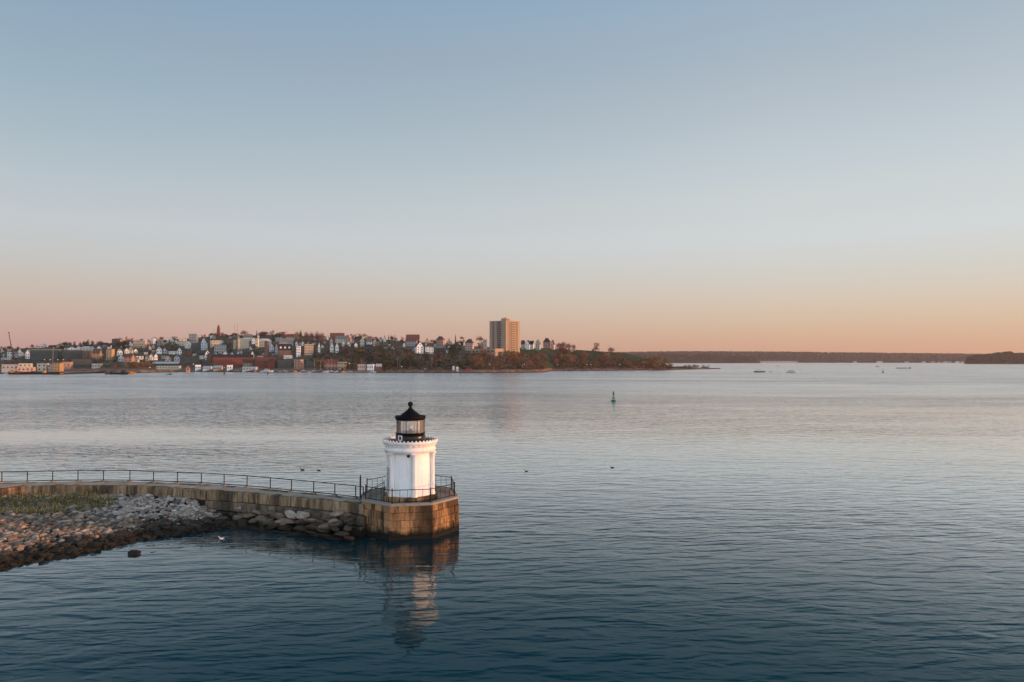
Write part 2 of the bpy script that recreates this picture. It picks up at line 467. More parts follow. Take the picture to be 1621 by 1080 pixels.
base = empty('granite_base', (LX, LY, 0))
tag(base, 'octagonal stained granite block base standing in the water under the white lighthouse', 'lighthouse base')
br = random.Random(3)
bm_ = MB()
courses = [(-0.6, 0.30), (0.30, 0.86), (0.86, 1.40), (1.40, 1.96), (1.96, 2.44)]
for ci, (z0, z1) in enumerate(courses):
    for k in range(8):
        p, q = octo(OCT_R, k), octo(OCT_R, k + 1)
        d = (q - p); L = d.length; d.normalize(); nrm2 = Vector((d.y, -d.x))
        n = (4, 5, 4, 5, 4)[ci]
        cuts = [0.0] + [L * (i + br.uniform(-0.38, 0.38)) / n for i in range(1, n)] + [L]
        for i in range(n):
            a, b2 = cuts[i] + 0.004, cuts[i + 1] - 0.004
            pr = br.uniform(-0.035, 0.05) - (0.06 if ci == 4 else 0)
            pa, pb = p + d * a + nrm2 * pr, p + d * b2 + nrm2 * pr
            ia, ib = pa - nrm2 * (0.5 + pr), pb - nrm2 * (0.5 + pr)
            e1, e2 = br.uniform(0.003, 0.014), br.uniform(0.003, 0.014)
            c = br.uniform(0.012, 0.03)                      # worn arris
            ring = lambda z, s: [Vector((pa.x, pa.y, z)) - Vector((nrm2.x, nrm2.y, 0)) * s + Vector((d.x, d.y, 0)) * s, Vector((pb.x, pb.y, z)) - Vector((nrm2.x, nrm2.y, 0)) * s - Vector((d.x, d.y, 0)) * s,
                                 Vector((ib.x, ib.y, z)), Vector((ia.x, ia.y, z))]
            vs = ring(z0 + e1, c) + ring(z0 + e1 + c, 0) + ring(z1 - e2 - c, 0) + ring(z1 - e2, c)
            fs = [(3, 2, 1, 0), (12, 13, 14, 15)]
            for s_ in range(3):
                for j in range(4):
                    fs.append((s_ * 4 + j, s_ * 4 + (j + 1) % 4, (s_ + 1) * 4 + (j + 1) % 4, (s_ + 1) * 4 + j))
            bm_.add(vs, fs)
bm_.build('stone_wall', base_granite, base)
core = MB(); core.prism([octo(OCT_R - 0.12, k) for k in range(8)], -0.6, DECK - 0.02)
core.build('core', mat('dark_joint', (0.05, 0.042, 0.034), 0.9), base)
dk = MB(); dk.prism([octo(OCT_R - 0.45, k) for k in range(8)], DECK - 0.02, DECK)
dk.build('deck', deck_granite, base)
# rounded coping stones round the edge, the kerb on which the railing stands
cb = MB()
for k in range(8):
    p, q = octo(OCT_R - 0.02, k), octo(OCT_R - 0.02, k + 1)
    for i in range(3):
        pa, pb = p.lerp(q, i / 3 + 0.004), p.lerp(q, (i + 1) / 3 - 0.004)
        d = (q - p).normalized(); n2 = Vector((d.y, -d.x))
        prof = [(0.02, 2.44), (0.03, 2.54), (-0.04, 2.60), (-0.36, CURB), (-0.48, CURB - 0.02), (-0.50, DECK - 0.01)]
        vs = []
        for P_, (sa) in ((pa, i), (pb, i + 1)):
            # mitre: slide the profile along the diagonal at the corners
            for o_, z in prof:
                f = (1 + o_ / (OCT_R * math.cos(R(22.5))))
                vs.append((P_.x * f, P_.y * f, z))
        m_ = len(prof)
        cb.add(vs, [(j, j + 1, m_ + j + 1, m_ + j) for j in range(m_ - 1)] + [tuple(range(m_ - 1, -1, -1)), tuple(range(m_, 2 * m_))])
cb.build('coping', coping_granite, base)

# ---- railing round the base
rail = empty('platform_railing', (LX, LY, 0))
tag(rail, 'dark iron railing round the octagonal granite base of the lighthouse', 'railing')
RR = OCT_R - 0.35
GATE = 5                            # the side facing the breakwater is left for the gate
rails_top, rails_low = MB(), MB()
gate_side = 5
for k in range(8):
    p, q = octo(RR, k), octo(RR, k + 1)
    pb_ = MB()
    pb_.tube((p.x, p.y, CURB - 0.02), (p.x, p.y, CURB + 1.02), 0.045, n=6)
    pb_.lathe([(0.0, 1.12), (0.045, 1.06), (0.033, 1.0)], 6, (p.x, p.y, CURB), close=False)
    pb_.build('post', iron, rail)
    if k == gate_side: continue
    for z, mb in ((0.96, rails_top), (0.10, rails_low)):
        mb.tube((p.x, p.y, CURB + z), (q.x, q.y, CURB + z), 0.028, n=6)
    for i in range(1, 5):
        s_ = p.lerp(q, i / 5)
        bal = MB(); bal.tube((s_.x, s_.y, CURB + 0.1), (s_.x, s_.y, CURB + 0.96), 0.016, n=5, cap=False); bal.build('baluster', iron, rail)
rails_top.build('top_rail', iron, rail); rails_low.build('bottom_rail', iron, rail)

# ---- gate where the breakwater joins the base
gate = empty('iron_gate', (LX, LY, 0))
tag(gate, 'small dark iron gate with slanting handrails between the breakwater and the granite base', 'gate')
g0, g1 = octo(RR + 0.15, 5), octo(RR + 0.15, 6)
def gp(s, out_): 
    v_ = g0.lerp(g1, s); d = (g1 - g0).normalized(); n2 = Vector((d.y, -d.x)); return v_ + n2 * out_
for s_, o_ in ((0.10, 0.35), (0.42, 0.35)):
    a = gp(s_, o_); mb = MB(); mb.tube((a.x, a.y, DECK - 0.05), (a.x, a.y, DECK + 1.75), 0.04, n=6); mb.build('post', iron, gate)
lf = MB(); a, b2 = gp(0.12, 0.35), gp(0.40, 0.35)
for z in (0.2, 0.8, 1.65): lf.tube((a.x, a.y, DECK + z), (b2.x, b2.y, DECK + z), 0.022, n=5)
for i in range(1, 6):
    c_ = a.lerp(b2, i / 6); lf.tube((c_.x, c_.y, DECK + 0.2), (c_.x, c_.y, DECK + (0.8 if i % 2 else 1.65)), 0.013, n=5, cap=False)
lf.tube((a.x, a.y, DECK + 0.25), (b2.x, b2.y, DECK + 1.6), 0.015, n=5)
lf.build('gate_leaf', iron, gate)
hr = MB()
for s_ in (0.72, 0.98):
    a, b2 = gp(s_, 0.2), gp(s_, -1.5)
    hr.tube((a.x, a.y, DECK + 0.55), (b2.x, b2.y, DECK + 1.45), 0.024, n=6)
    hr.tube((b2.x, b2.y, DECK), (b2.x, b2.y, DECK + 1.5), 0.028, n=6)
    hr.tube((a.x, a.y, DECK), (a.x, a.y, DECK + 0.55), 0.028, n=6)
hr.build('handrail', iron, gate)

# ---- the tower
lh = empty('lighthouse', (LX, LY, 0))
tag(lh, 'small white classical lighthouse with fluted columns and a black lantern on a granite base', 'lighthouse')
mb = MB(); mb.lathe([(2.14, DECK - 0.01), (2.14, 2.60), (2.10, 2.66), (1.9, 2.70)], 48); mb.build('plinth', base_granite, lh)
mb = MB(); mb.lathe([(1.78, 2.70), (1.78, 2.78), (1.69, 2.80), (1.66, 5.98)], 64); mb.build('shaft', white, lh)
for k in range(6):
    a = R(-90 - 33 + 60 * k) + math.atan2(-LX, LY) * -1
    cx, cy = 1.80 * math.cos(a), 1.80 * math.sin(a)
    cm = MB()
    prof = [(0.25, 2.70), (0.25, 2.78), (0.22, 2.84), (0.235, 2.88), (0.20, 2.94)]
    cm.lathe(prof, 20, (cx, cy, 0))
    n = 40; ring = []
    for z, r in ((2.94, 0.20), (3.8, 0.196), (5.55, 0.175)):
        for i in range(n):
            aa = 2 * math.pi * i / n
            rr = r * (1.0 if i % 4 in (0, 1) else 0.90)
            ring.append((cx + rr * math.cos(aa), cy + rr * math.sin(aa), z))
    cm.add(ring, [(s_ * n + i, s_ * n + (i + 1) % n, (s_ + 1) * n + (i + 1) % n, (s_ + 1) * n + i) for s_ in range(2) for i in range(n)])
    co = cm.build('column', white, lh)
    cap = MB()
    cap.lathe([(0.19, 5.52), (0.20, 5.56), (0.175, 5.58), (0.18, 5.70), (0.22, 5.80), (0.30, 5.90)], 20, (cx, cy, 0))
    for ring_z, rr, nn in ((5.64, 0.19, 8), (5.76, 0.215, 8)):                       # two rows of acanthus leaves and corner volutes
        for i in range(nn):
            aa = 2 * math.pi * (i + (0.5 if ring_z > 5.7 else 0)) / nn
            cap.box((cx + rr * math.cos(aa), cy + rr * math.sin(aa), ring_z), (0.035, 0.07, 0.13), aa)
    cap.box((cx, cy, 5.935), (0.52, 0.52, 0.07), a)
    cap.build('capital', white, co)
mb = MB()
mb.lathe([(1.60, 5.97), (1.97, 5.97), (1.97, 6.12), (1.99, 6.14), (1.99, 6.24), (1.93, 6.26), (1.93, 6.46), (1.97, 6.48), (1.99, 6.54), (2.05, 6.60), (2.10, 6.62), (2.10, 6.70), (2.14, 6.74), (2.14, 6.80), (1.9, 6.80), (1.9, 6.74), (1.05, 6.74)], 72)
mb.build('entablature', white, lh)
dn = MB()                                   # a toothed band under the cornice
vs = []
for i in range(120):
    a = 2 * math.pi * i / 120
    for r, z in ((1.94, 6.495), (2.045 if i % 4 < 2 else 1.975, 6.50), (2.045 if i % 4 < 2 else 1.975, 6.575)):
        vs.append((r * math.cos(a), r * math.sin(a), z))
dn.add(vs, [(i * 3 + j, (i + 1) % 120 * 3 + j, (i + 1) % 120 * 3 + j + 1, i * 3 + j + 1) for i in range(120) for j in range(2)])
dn.build('dentils', white, lh)
cr = MB()                                   # palmette cresting, one band with a leaf every few inches
n = 44 * 6
vs = []
for i in range(n):
    a = 2 * math.pi * i / n
    top = (6.855, 6.865, 6.955, 6.985, 6.955, 6.865)[i % 6]
    o_ = 0.03 if top > 6.9 else 0.0
    for r, z in ((2.13, 6.79), (2.13 + o_, top), (2.07 + o_, top), (2.07, 6.79)):
        vs.append((r * math.cos(a), r * math.sin(a), z))
cr.add(vs, [(i * 4 + j, (i + 1) % n * 4 + j, (i + 1) % n * 4 + (j + 1) % 4, i * 4 + (j + 1) % 4) for i in range(n) for j in range(3)])
cr.build('cresting', white, lh)
mb = MB(); mb.lathe([(2.02, 6.745), (2.02, 6.79), (1.10, 6.86)], 48, close=False); mb.build('gallery_floor', black, lh)
mb = MB(); mb.lathe([(1.18, 6.80), (1.18, 6.86), (1.145, 6.88), (1.145, 7.38), (1.17, 7.40), (1.17, 7.46), (1.09, 7.46)], 64); mb.build('lantern_wall', gloss_black, lh)
mb = MB(); mb.lathe([(1.10, 7.46), (1.10, 8.42)], 64, close=False); mb.build('lantern_glass', glassm, lh)
for k in range(8):
    a = R(-90 + 45 * k) + math.atan2(LX, LY) * -1 * -1
    mb = MB(); mb.box((1.125 * math.cos(a), 1.125 * math.sin(a), 7.94), (0.05, 0.05, 0.98), a); mb.build('mullion', mull, lh)
mb = MB(); mb.lathe([(0.4, 7.46), (0.42, 7.50), (0.12, 7.54), (0.12, 7.68)], 24); mb.build('lamp_stand', black, lh)
mb = MB(); mb.lathe([(0.10, 7.68), (0.17, 7.72), (0.19, 7.84), (0.17, 7.96), (0.10, 8.00)], 20); mb.build('beacon_lamp', mat('lens_glass', (0.85, 0.80, 0.66), 0.15, 0.05, spec=0.8), lh)
mb = MB(); mb.lathe([(0.0, 8.36), (1.10, 8.36), (1.10, 8.42), (1.15, 8.43), (1.19, 8.60), (1.21, 8.72), (1.16, 8.67), (1.00, 8.62), (0.78, 8.78), (0.44, 9.04), (0.23, 9.20), (0.17, 9.30)], 32, close=False); mb.build('lantern_roof', roofm, lh)
mb = MB(); mb.lathe([(0.17, 9.29), (0.13, 9.36), (0.11, 9.44), (0.14, 9.48), (0.19, 9.54), (0.215, 9.64), (0.19, 9.74), (0.12, 9.80), (0.05, 9.82)], 24); ball = mb.build('ventilator_ball', black, lh)
mb = MB(); mb.tube((0, 0, 9.8), (0, 0, 10.25), 0.012, 0.006, n=5); mb.build('lightning_rod', black, lh)
# porthole and the gallery hatch
def on_round(r, deg, z): 
    a = R(-90 + deg) + math.atan2(-LX, LY) * -1 * -1 
    a = R(-90 + deg) - math.atan2(LX, LY) * 1.0 + 0.0
    return a, r * math.cos(a), r * math.sin(a)
a, x, y = on_round(1.715, -4.5, 0)
ph = MB(); ph.tube((x, y, 5.80), (x + 0.05 * math.cos(a), y + 0.05 * math.sin(a), 5.80), 0.17, n=20); pf = ph.build('porthole', white, lh)
ph = MB(); ph.tube((x + 0.03 * math.cos(a), y + 0.03 * math.sin(a), 5.80), (x + 0.056 * math.cos(a), y + 0.056 * math.sin(a), 5.80), 0.125, n=20); ph.build('pane', dark_hole, pf)
a, x, y = on_round(1.12, -42, 0)
hb = MB()
tx, ty = -math.sin(a), math.cos(a)
for o_, w_, z_, h_ in ((-0.16, 0.07, 7.07, 0.40), (0.16, 0.07, 7.07, 0.40), (0, 0.25, 7.235, 0.07), (0, 0.25, 6.905, 0.07)):
    hb.box((x + tx * o_ + math.cos(a) * 0.02, y + ty * o_ + math.sin(a) * 0.02, z_), (0.07, w_, h_), a)
hf = hb.build('hatch_frame', white, lh)
hb = MB(); hb.box((x + math.cos(a) * 0.0, y + math.sin(a) * 0.0, 7.07), (0.05, 0.25, 0.26), a); hb.build('hatch_door', mat('hatch_red', (0.10, 0.03, 0.03), 0.6), hf)
# door on the breakwater side with its hinges
a, x, y = on_round(1.72, -84, 0)
db = MB(); db.box((x, y, 3.72), (0.10, 0.95, 2.0), a); dr = db.build('door', mat('door_grey', (0.55, 0.55, 0.55), 0.5), lh)
db = MB(); db.box((x + 0.06 * math.cos(a) + 0.42 * math.sin(a) * -1, y + 0.06 * math.sin(a) + 0.42 * math.cos(a), 4.3), (0.05, 0.16, 0.10), a); db.build('hinge', mat('hinge_red', (0.45, 0.2, 0.18), 0.5), dr)

# ------------------------------------------------------------------ breakwater, its railing and the rubble bank
DW = 2.28
def chain(pts, z):
    return [ground_point(u, v, z) for u, v in pts]
front = chain([(-420, 832), (-200, 797), (-60, 779.5), (0, 774.2), (20, 771.6), (37, 769.6), (100, 768.8), (150, 768.8), (200, 769.5), (245, 771.6), (283, 774), (340, 777.6), (400, 781.7), (460, 787), (520, 793), (560, 797.5), (580, 800)], DW)
backp = chain([(-420, 806), (-200, 776), (-60, 767), (0, 764.4), (43, 763.4), (85, 762.4), (125, 761.8), (165, 761.6), (207, 762), (245, 763.2), (283, 764.8), (321, 766), (357, 768.2), (393, 771), (430, 774.5), (463, 777.8), (498, 781), (532, 784.8), (565, 788.5), (592, 791.5)], DW)
def resample(pts, step):
    out, acc = [pts[0].copy()], 0.0
    lens = [0.0]
    for a, b in zip(pts, pts[1:]): lens.append(lens[-1] + (b - a).length)
    n = max(2, int(lens[-1] / step))
    res = []
    for i in range(n + 1):
        s = lens[-1] * i / n
        k = max(j for j in range(len(lens)) if lens[j] <= s + 1e-9); k = min(k, len(pts) - 2)
        t = (s - lens[k]) / max(1e-9, lens[k + 1] - lens[k])
        res.append(pts[k].lerp(pts[k + 1], t))
    return res

bw = empty('breakwater', front[8])
bw.location = (0, 0, 0)
tag(bw, 'long curving granite block breakwater with a paved walkway leading to the white lighthouse', 'breakwater')
wall_granite = granite('wall_granite', (0.27, 0.195, 0.12), (0.46, 0.335, 0.21), (0.045, 0.036, 0.026), tide=0.55)
lower_granite = granite('lower_granite', (0.16, 0.125, 0.09), (0.28, 0.22, 0.16), (0.04, 0.034, 0.026), tide=0.65)
pave = granite('paving_granite', (0.42, 0.32, 0.235), (0.58, 0.45, 0.335), (0.17, 0.13, 0.10), streak=False)
wr = random.Random(11)
def stone_course(path, z0, z1, wlo, whi, out_, depth, mb, jit=0.03, skip=None, batter=0.0):
    pts = resample(path, 0.25)
    i = 0
    while i < len(pts) - 2:
        n = max(1, int(wr.uniform(wlo, whi) / 0.25))
        j = min(len(pts) - 1, i + n)
        a, b = pts[i], pts[j]
        d = (b - a); L = d.length
        if L < 0.15: break
        d.normalize(); nn = Vector((d.y, -d.x, 0))              # towards the viewer's side
        if skip is None or not skip(a):
            o = out_ + wr.uniform(-jit, jit)
            t0, t1 = z0 + wr.uniform(-0.03, 0.03), z1 + wr.uniform(-0.02, 0.012)
            c = 0.05
            A, B = a + d * 0.015 + nn * o, b - d * 0.015 + nn * o
            iA, iB = A - nn * depth, B - nn * depth
            up = lambda p, z, s=0.0: Vector((p.x, p.y, z)) - nn * s
            vs = [up(A, t0, c) + d * c, up(B, t0, c) - d * c, up(iB, t0), up(iA, t0),
                  up(A, t0 + c, -batter), up(B, t0 + c, -batter), up(iB, t0 + c), up(iA, t0 + c),
                  up(A, t1 - c), up(B, t1 - c), up(iB, t1 - c), up(iA, t1 - c),
                  up(A, t1, c) + d * c * 0.5, up(B, t1, c) - d * c * 0.5, up(iB, t1), up(iA, t1)]
            fs = [(3, 2, 1, 0), (12, 13, 14, 15)] + [(s * 4 + q, s * 4 + (q + 1) % 4, s * 4 + 4 + (q + 1) % 4, s * 4 + 4 + q) for s in range(3) for q in range(4)]
            mb.add(vs, fs)
        i = j
mb = MB(); stone_course(front, 1.50, DW, 0.55, 1.05, 0.0, 0.6, mb); mb.build('facing_wall', wall_granite, bw)
mb = MB()
right_part = lambda p: p.x < -26.0
stone_course(front, 0.75, 1.49, 1.1, 2.6, 0.22, 0.9, mb, 0.10, right_part, 0.05)
stone_course(front, 0.05, 0.74, 1.0, 2.4, 0.48, 1.1, mb, 0.16, right_part, 0.06)
stone_course(front, -0.7, 0.04, 1.0, 2.4, 0.75, 1.2, mb, 0.18, right_part, 0.05)
mb.build('lower_courses', lower_granite, bw)
mb = MB(); stone_course([p.copy() for p in reversed(backp)], -0.8, DW, 0.8, 1.6, 0.0, 0.6, mb); mb.build('rear_wall', wall_granite, bw)
# paving slabs laid across from edge to edge, and the dark core under them
fp, bp_ = resample(front, 0.9), resample(backp, 0.9)
n = min(len(fp), len(bp_))
fp = [front_ for front_ in resample(front, 0.85)]
def nearest_on(pts, p):
    best = None
    for a, b in zip(pts, pts[1:]):
        ab = b - a; t = max(0, min(1, (p - a).dot(ab) / ab.length_squared)); q = a + ab * t
        dd = (q - p).length
        if best is None or dd < best[0]: best = (dd, q)
    return best[1]
pv, core = MB(), MB()
ends = [(p, nearest_on(backp, p)) for p in fp]
for (a, b), (c, d) in zip(ends, ends[1:]):
    k = wr.uniform(0.42, 0.6)
    for t0, t1 in ((0.17, k), (k, 0.985)):
        g = 0.008
        q = [a.lerp(b, t0 + g), c.lerp(d, t0 + g), c.lerp(d, t1 - g), a.lerp(b, t1 - g)]
        mid_ = sum(q, Vector()) / 4
        z = DW + wr.uniform(-0.012, 0.02) - 0.01
        vs = [Vector((p.x, p.y, z - 0.2)).lerp(Vector((mid_.x, mid_.y, z - 0.2)), 0.02) for p in q] + [Vector((p.x, p.y, z)).lerp(Vector((mid_.x, mid_.y, z)), 0.02) for p in q]
        pv.add(vs, [(3, 2, 1, 0), (4, 5, 6, 7), (0, 1, 5, 4), (1, 2, 6, 5), (2, 3, 7, 6), (3, 0, 4, 7)])
    vs = [a, c, d, b]
    vs = [Vector((p.x, p.y, -0.9)) for p in (a.lerp(b, 0.1), c.lerp(d, 0.1), d.lerp(c, 0.1), b.lerp(a, 0.1))] + [Vector((p.x, p.y, DW - 0.05)) for p in (a.lerp(b, 0.1), c.lerp(d, 0.1), d.lerp(c, 0.1), b.lerp(a, 0.1))]
    core.add(vs, [(4, 5, 6, 7), (0, 1, 5, 4), (2, 3, 7, 6)])
pv.build('walkway', pave, bw)
core.build('core', mat('dark_joint', (0.05, 0.042, 0.034)), bw)

# ---- railing on the far edge
rl = empty('walkway_railing', (0, 0, 0))
tag(rl, 'dark iron pipe railing along the far edge of the breakwater walkway', 'railing')
post_uv = [(-160, 773.0), (-120, 770.5), (-80, 768.2), (-40, 766), (2, 764.3), (43.4, 763.4), (84.9, 762.4), (125, 761.8), (165.4, 761.6), (207.3, 762), (245, 763.2), (282.9, 764.8), (320.7, 766), (356.7, 768.2), (393, 771), (429.9, 774.5), (463.4, 777.8), (498.6, 781), (532, 784.8), (565, 788.5), (577, 790)]
posts = []
for u, v in post_uv:
    p = ground_point(u, v, DW); q = nearest_on(fp, p); d = (q - p).normalized()
    p = p + d * 0.16
    posts.append(p)
    mb = MB(); mb.tube((p.x, p.y, DW - 0.03), (p.x, p.y, DW + 0.99), 0.042, n=6); po = mb.build('post', iron, rl)
    mb = MB(); mb.box((p.x, p.y, DW + 0.05), (0.30, 0.30, 0.14), math.atan2(d.y, d.x)); mb.build('foot_block', coping_granite, po)
top, low = MB(), MB()
for a, b in zip(posts, posts[1:]):
    top.tube((a.x, a.y, DW + 0.97), (b.x, b.y, DW + 0.97), 0.034, n=6)
    low.tube((a.x, a.y, DW + 0.13), (b.x, b.y, DW + 0.13), 0.036, n=6)
top.build('top_rail', iron, rl); low.build('bottom_rail', iron, rl)

# ---- the rubble bank: ground, grass, loose stone
shore_uv = [(-420, 1040), (-200, 960), (-90, 925), (0, 902), (30, 894), (63, 886), (85, 884), (110, 881), (140, 874), (185, 862), (237, 852), (276, 847), (320, 843), (350, 836), (385, 837), (430, 842), (480, 847), (530, 852), (585, 856)]
shore = [ground_point(u, v, 0.0) for u, v in shore_uv]
toe = [p.copy() for p in front]
def bank_height(x, y):
    """height of the bank between the water's edge and the foot of the wall"""
    p = Vector((x, y, 0))
    s = nearest_on([Vector((q.x, q.y, 0)) for q in shore], p); w = nearest_on([Vector((q.x, q.y, 0)) for q in toe], p)
    ds, dw = (p - s).length, (p - w).length
    t = ds / max(1e-6, ds + dw)
    top_z = 1.50 if w.x < -27 else 1.50 - min(1.0, (w.x + 27) / 4.0) * 1.55
    return top_z * (t ** 0.75), t, ds, dw
bank_v, bank_f = [], []
sh, to = resample(shore, 0.6), None
cols, rows = len(sh), 22
for i, s in enumerate(sh):
    w = nearest_on(toe, s); w = w + (w - s).normalized() * 0.4
    # spread the columns along the wall too
    f_ = i / (cols - 1)
    w2 = resample(toe, 0.6)
    w = w2[min(len(w2) - 1, int(f_ * (len(w2) - 1)))]
    for j in range(rows):
        t = (j - 3) / (rows - 4)
        p = s.lerp(w, t) if t >= 0 else s + (s - w).normalized() * (-t) * 6
        top_z = 1.50 if w.x < -27 else 1.50 - min(1.0, (w.x + 27) / 4.0) * 1.55
        z = top_z * (max(t, 0) ** 0.75) if t >= 0 else t * 3.5
        z += 0.12 * noise.noise(Vector((p.x * 0.5, p.y * 0.5, 0))) * (1 if t > 0.02 else 0)
        bank_v.append((p.x, p.y, z))
mb = MB(); mb.add(bank_v, [(i * rows + j, (i + 1) * rows + j, (i + 1) * rows + j + 1, i * rows + j + 1) for i in range(cols - 1) for j in range(rows - 1)], smooth=True)
bank_me = mb.mesh('bank', mat('bank_soil', (0.030, 0.026, 0.021), 0.95, 0.2, 1.2, col2=(0.012, 0.011, 0.009), bump=0.05))
bank = link('shore_bank', bank_me); tag(bank, kind='structure')
from mathutils.bvhtree import BVHTree
bank_tree = BVHTree.FromPolygons([Vector(v) for v in bank_v], [tuple(p.vertices) for p in bank_me.polygons])
def bank_z(x, y):
    h = bank_tree.ray_cast(Vector((x, y, 30)), Vector((0, 0, -1)))
    return (h[0].z, h[1]) if h[0] else (None, None)

def rock_mesh(seed, flat=0.7, cuts=7, sub=2, rough=0.08):
    """an angular quarried stone: a ball cut by random planes"""
    q = random.Random(seed)
    b = bmesh.new(); bmesh.ops.create_icosphere(b, subdivisions=sub, radius=1.0)
    planes = []
    for _ in range(cuts):
        n = Vector((q.gauss(0, 1), q.gauss(0, 1), q.gauss(0, 1))).normalized(); planes.append((n, q.uniform(0.45, 0.80)))
    for v in b.verts:
        for n, dd in planes:
            k = v.co.dot(n)
            if k > dd: v.co -= n * (k - dd) * 0.95
        v.co += v.co.normalized() * rough * noise.noise(v.co * 2.2 + Vector((seed * 3.1, 0, 0)))
        v.co.z *= flat; v.co.x *= q.uniform(1.0, 1.0) * 1.15
    vs = [v.co.copy() for v in b.verts]; fs = [tuple(v.index for v in f.verts) for f in b.faces]
    b.free()
    return vs, fs
ROCKS = [rock_mesh(i + 20, random.Random(i).uniform(0.55, 0.85), 6 + i % 4) for i in range(10)]
SMALL = [rock_mesh(i + 80, random.Random(i).uniform(0.55, 0.9), 5, 1) for i in range(8)]

def stone_mat(name, stops, wet=False):
    m = bpy.data.materials.new(name); m.use_nodes = True
    t = m.node_tree; b = t.nodes['Principled BSDF']; b.inputs['Roughness'].default_value = 0.8; b.inputs['Specular IOR Level'].default_value = 0.25
    g = N(t, 'ShaderNodeNewGeometry'); oi = N(t, 'ShaderNodeObjectInfo'); tcn = N(t, 'ShaderNodeTexCoord')
    ad = N(t, 'ShaderNodeMath', operation='ADD'); fr = N(t, 'ShaderNodeMath', operation='FRACT')
    t.links.new(g.outputs['Random Per Island'], ad.inputs[0]); t.links.new(oi.outputs['Random'], ad.inputs[1]); t.links.new(ad.outputs[0], fr.inputs[0])
    r = ramp(t, [(k / (len(stops) - 1), tuple(c) + (1,)) for k, c in enumerate(stops)]); t.links.new(fr.outputs[0], r.inputs[0])
    n = N(t, 'ShaderNodeTexNoise', inp={'Scale': 4.0, 'Detail': 4.0}); t.links.new(g.outputs['Position'], n.inputs['Vector'])
    mr = N(t, 'ShaderNodeMapRange', inp={1: 0.3, 2: 0.7, 3: 0.65, 4: 1.15}); t.links.new(n.outputs[0], mr.inputs[0])
    mx = N(t, 'ShaderNodeVectorMath', operation='SCALE'); t.links.new(r.outputs[0], mx.inputs[0]); t.links.new(mr.outputs[0], mx.inputs['Scale'])
    # weed and wet up to the tide mark
    sp = N(t, 'ShaderNodeSeparateXYZ'); t.links.new(g.outputs['Position'], sp.inputs[0])
    ma = N(t, 'ShaderNodeMath', operation='MULTIPLY_ADD', inp={1: -0.5}); t.links.new(n.outputs[0], ma.inputs[0]); t.links.new(sp.outputs['Z'], ma.inputs[2])
    w = N(t, 'ShaderNodeMapRange', inp={1: 0.0, 2: 0.34, 3: 1.0, 4: 0.0}); t.links.new(ma.outputs[0], w.inputs[0])
    m2 = N(t, 'ShaderNodeMix', data_type='RGBA'); t.links.new(w.outputs[0], m2.inputs[0]); t.links.new(mx.outputs[0], m2.inputs[6]); m2.inputs[7].default_value = (0.022, 0.017, 0.011, 1)
    t.links.new(m2.outputs[2], b.inputs['Base Color'])
    n2 = N(t, 'ShaderNodeTexNoise', inp={'Scale': 9.0, 'Detail': 5.0}); t.links.new(g.outputs['Position'], n2.inputs['Vector'])
    bp = N(t, 'ShaderNodeBump', inp={'Strength': 0.8, 'Distance': 0.04}); t.links.new(n2.outputs[0], bp.inputs['Height']); t.links.new(bp.outputs[0], b.inputs['Normal'])
    return m
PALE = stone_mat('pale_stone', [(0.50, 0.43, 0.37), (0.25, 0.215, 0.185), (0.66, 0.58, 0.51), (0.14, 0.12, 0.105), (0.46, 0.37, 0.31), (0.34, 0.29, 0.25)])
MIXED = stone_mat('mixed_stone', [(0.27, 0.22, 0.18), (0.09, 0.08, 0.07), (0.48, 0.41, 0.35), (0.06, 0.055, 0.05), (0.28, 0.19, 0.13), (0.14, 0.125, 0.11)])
WARM = stone_mat('warm_stone', [(0.46, 0.31, 0.20), (0.22, 0.12, 0.07), (0.58, 0.45, 0.34), (0.12, 0.075, 0.05), (0.34, 0.20, 0.11)])  # orange of the low sun is put into these stone colours
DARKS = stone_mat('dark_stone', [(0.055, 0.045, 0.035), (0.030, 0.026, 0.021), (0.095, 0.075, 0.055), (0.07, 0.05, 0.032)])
PALEB = stone_mat('pale_boulder_stone', [(0.40, 0.33, 0.27), (0.44, 0.37, 0.30)])
BOULD = stone_mat('boulder_stone', [(0.21, 0.155, 0.115), (0.30, 0.23, 0.175), (0.13, 0.10, 0.075), (0.25, 0.18, 0.13), (0.09, 0.07, 0.055)])

def bank_sample(q):
    while True:
        u = q.uniform(-60, 430); 
        x = q.uniform(-48, -14); y = q.uniform(40, 60)
        z, nn = bank_z(x, y)
        if z is None or z < -0.25: continue
        uu = 810.5 + F * x / y
        if not -90 < uu < 420: continue
        return x, y, z, uu
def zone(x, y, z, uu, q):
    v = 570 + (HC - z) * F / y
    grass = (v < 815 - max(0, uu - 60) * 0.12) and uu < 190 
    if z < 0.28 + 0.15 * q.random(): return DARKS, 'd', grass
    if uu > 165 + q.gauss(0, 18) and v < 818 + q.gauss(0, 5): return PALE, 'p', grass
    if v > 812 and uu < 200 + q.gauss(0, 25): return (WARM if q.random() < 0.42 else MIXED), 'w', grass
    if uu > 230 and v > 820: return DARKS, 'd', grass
    return MIXED, 'm', grass

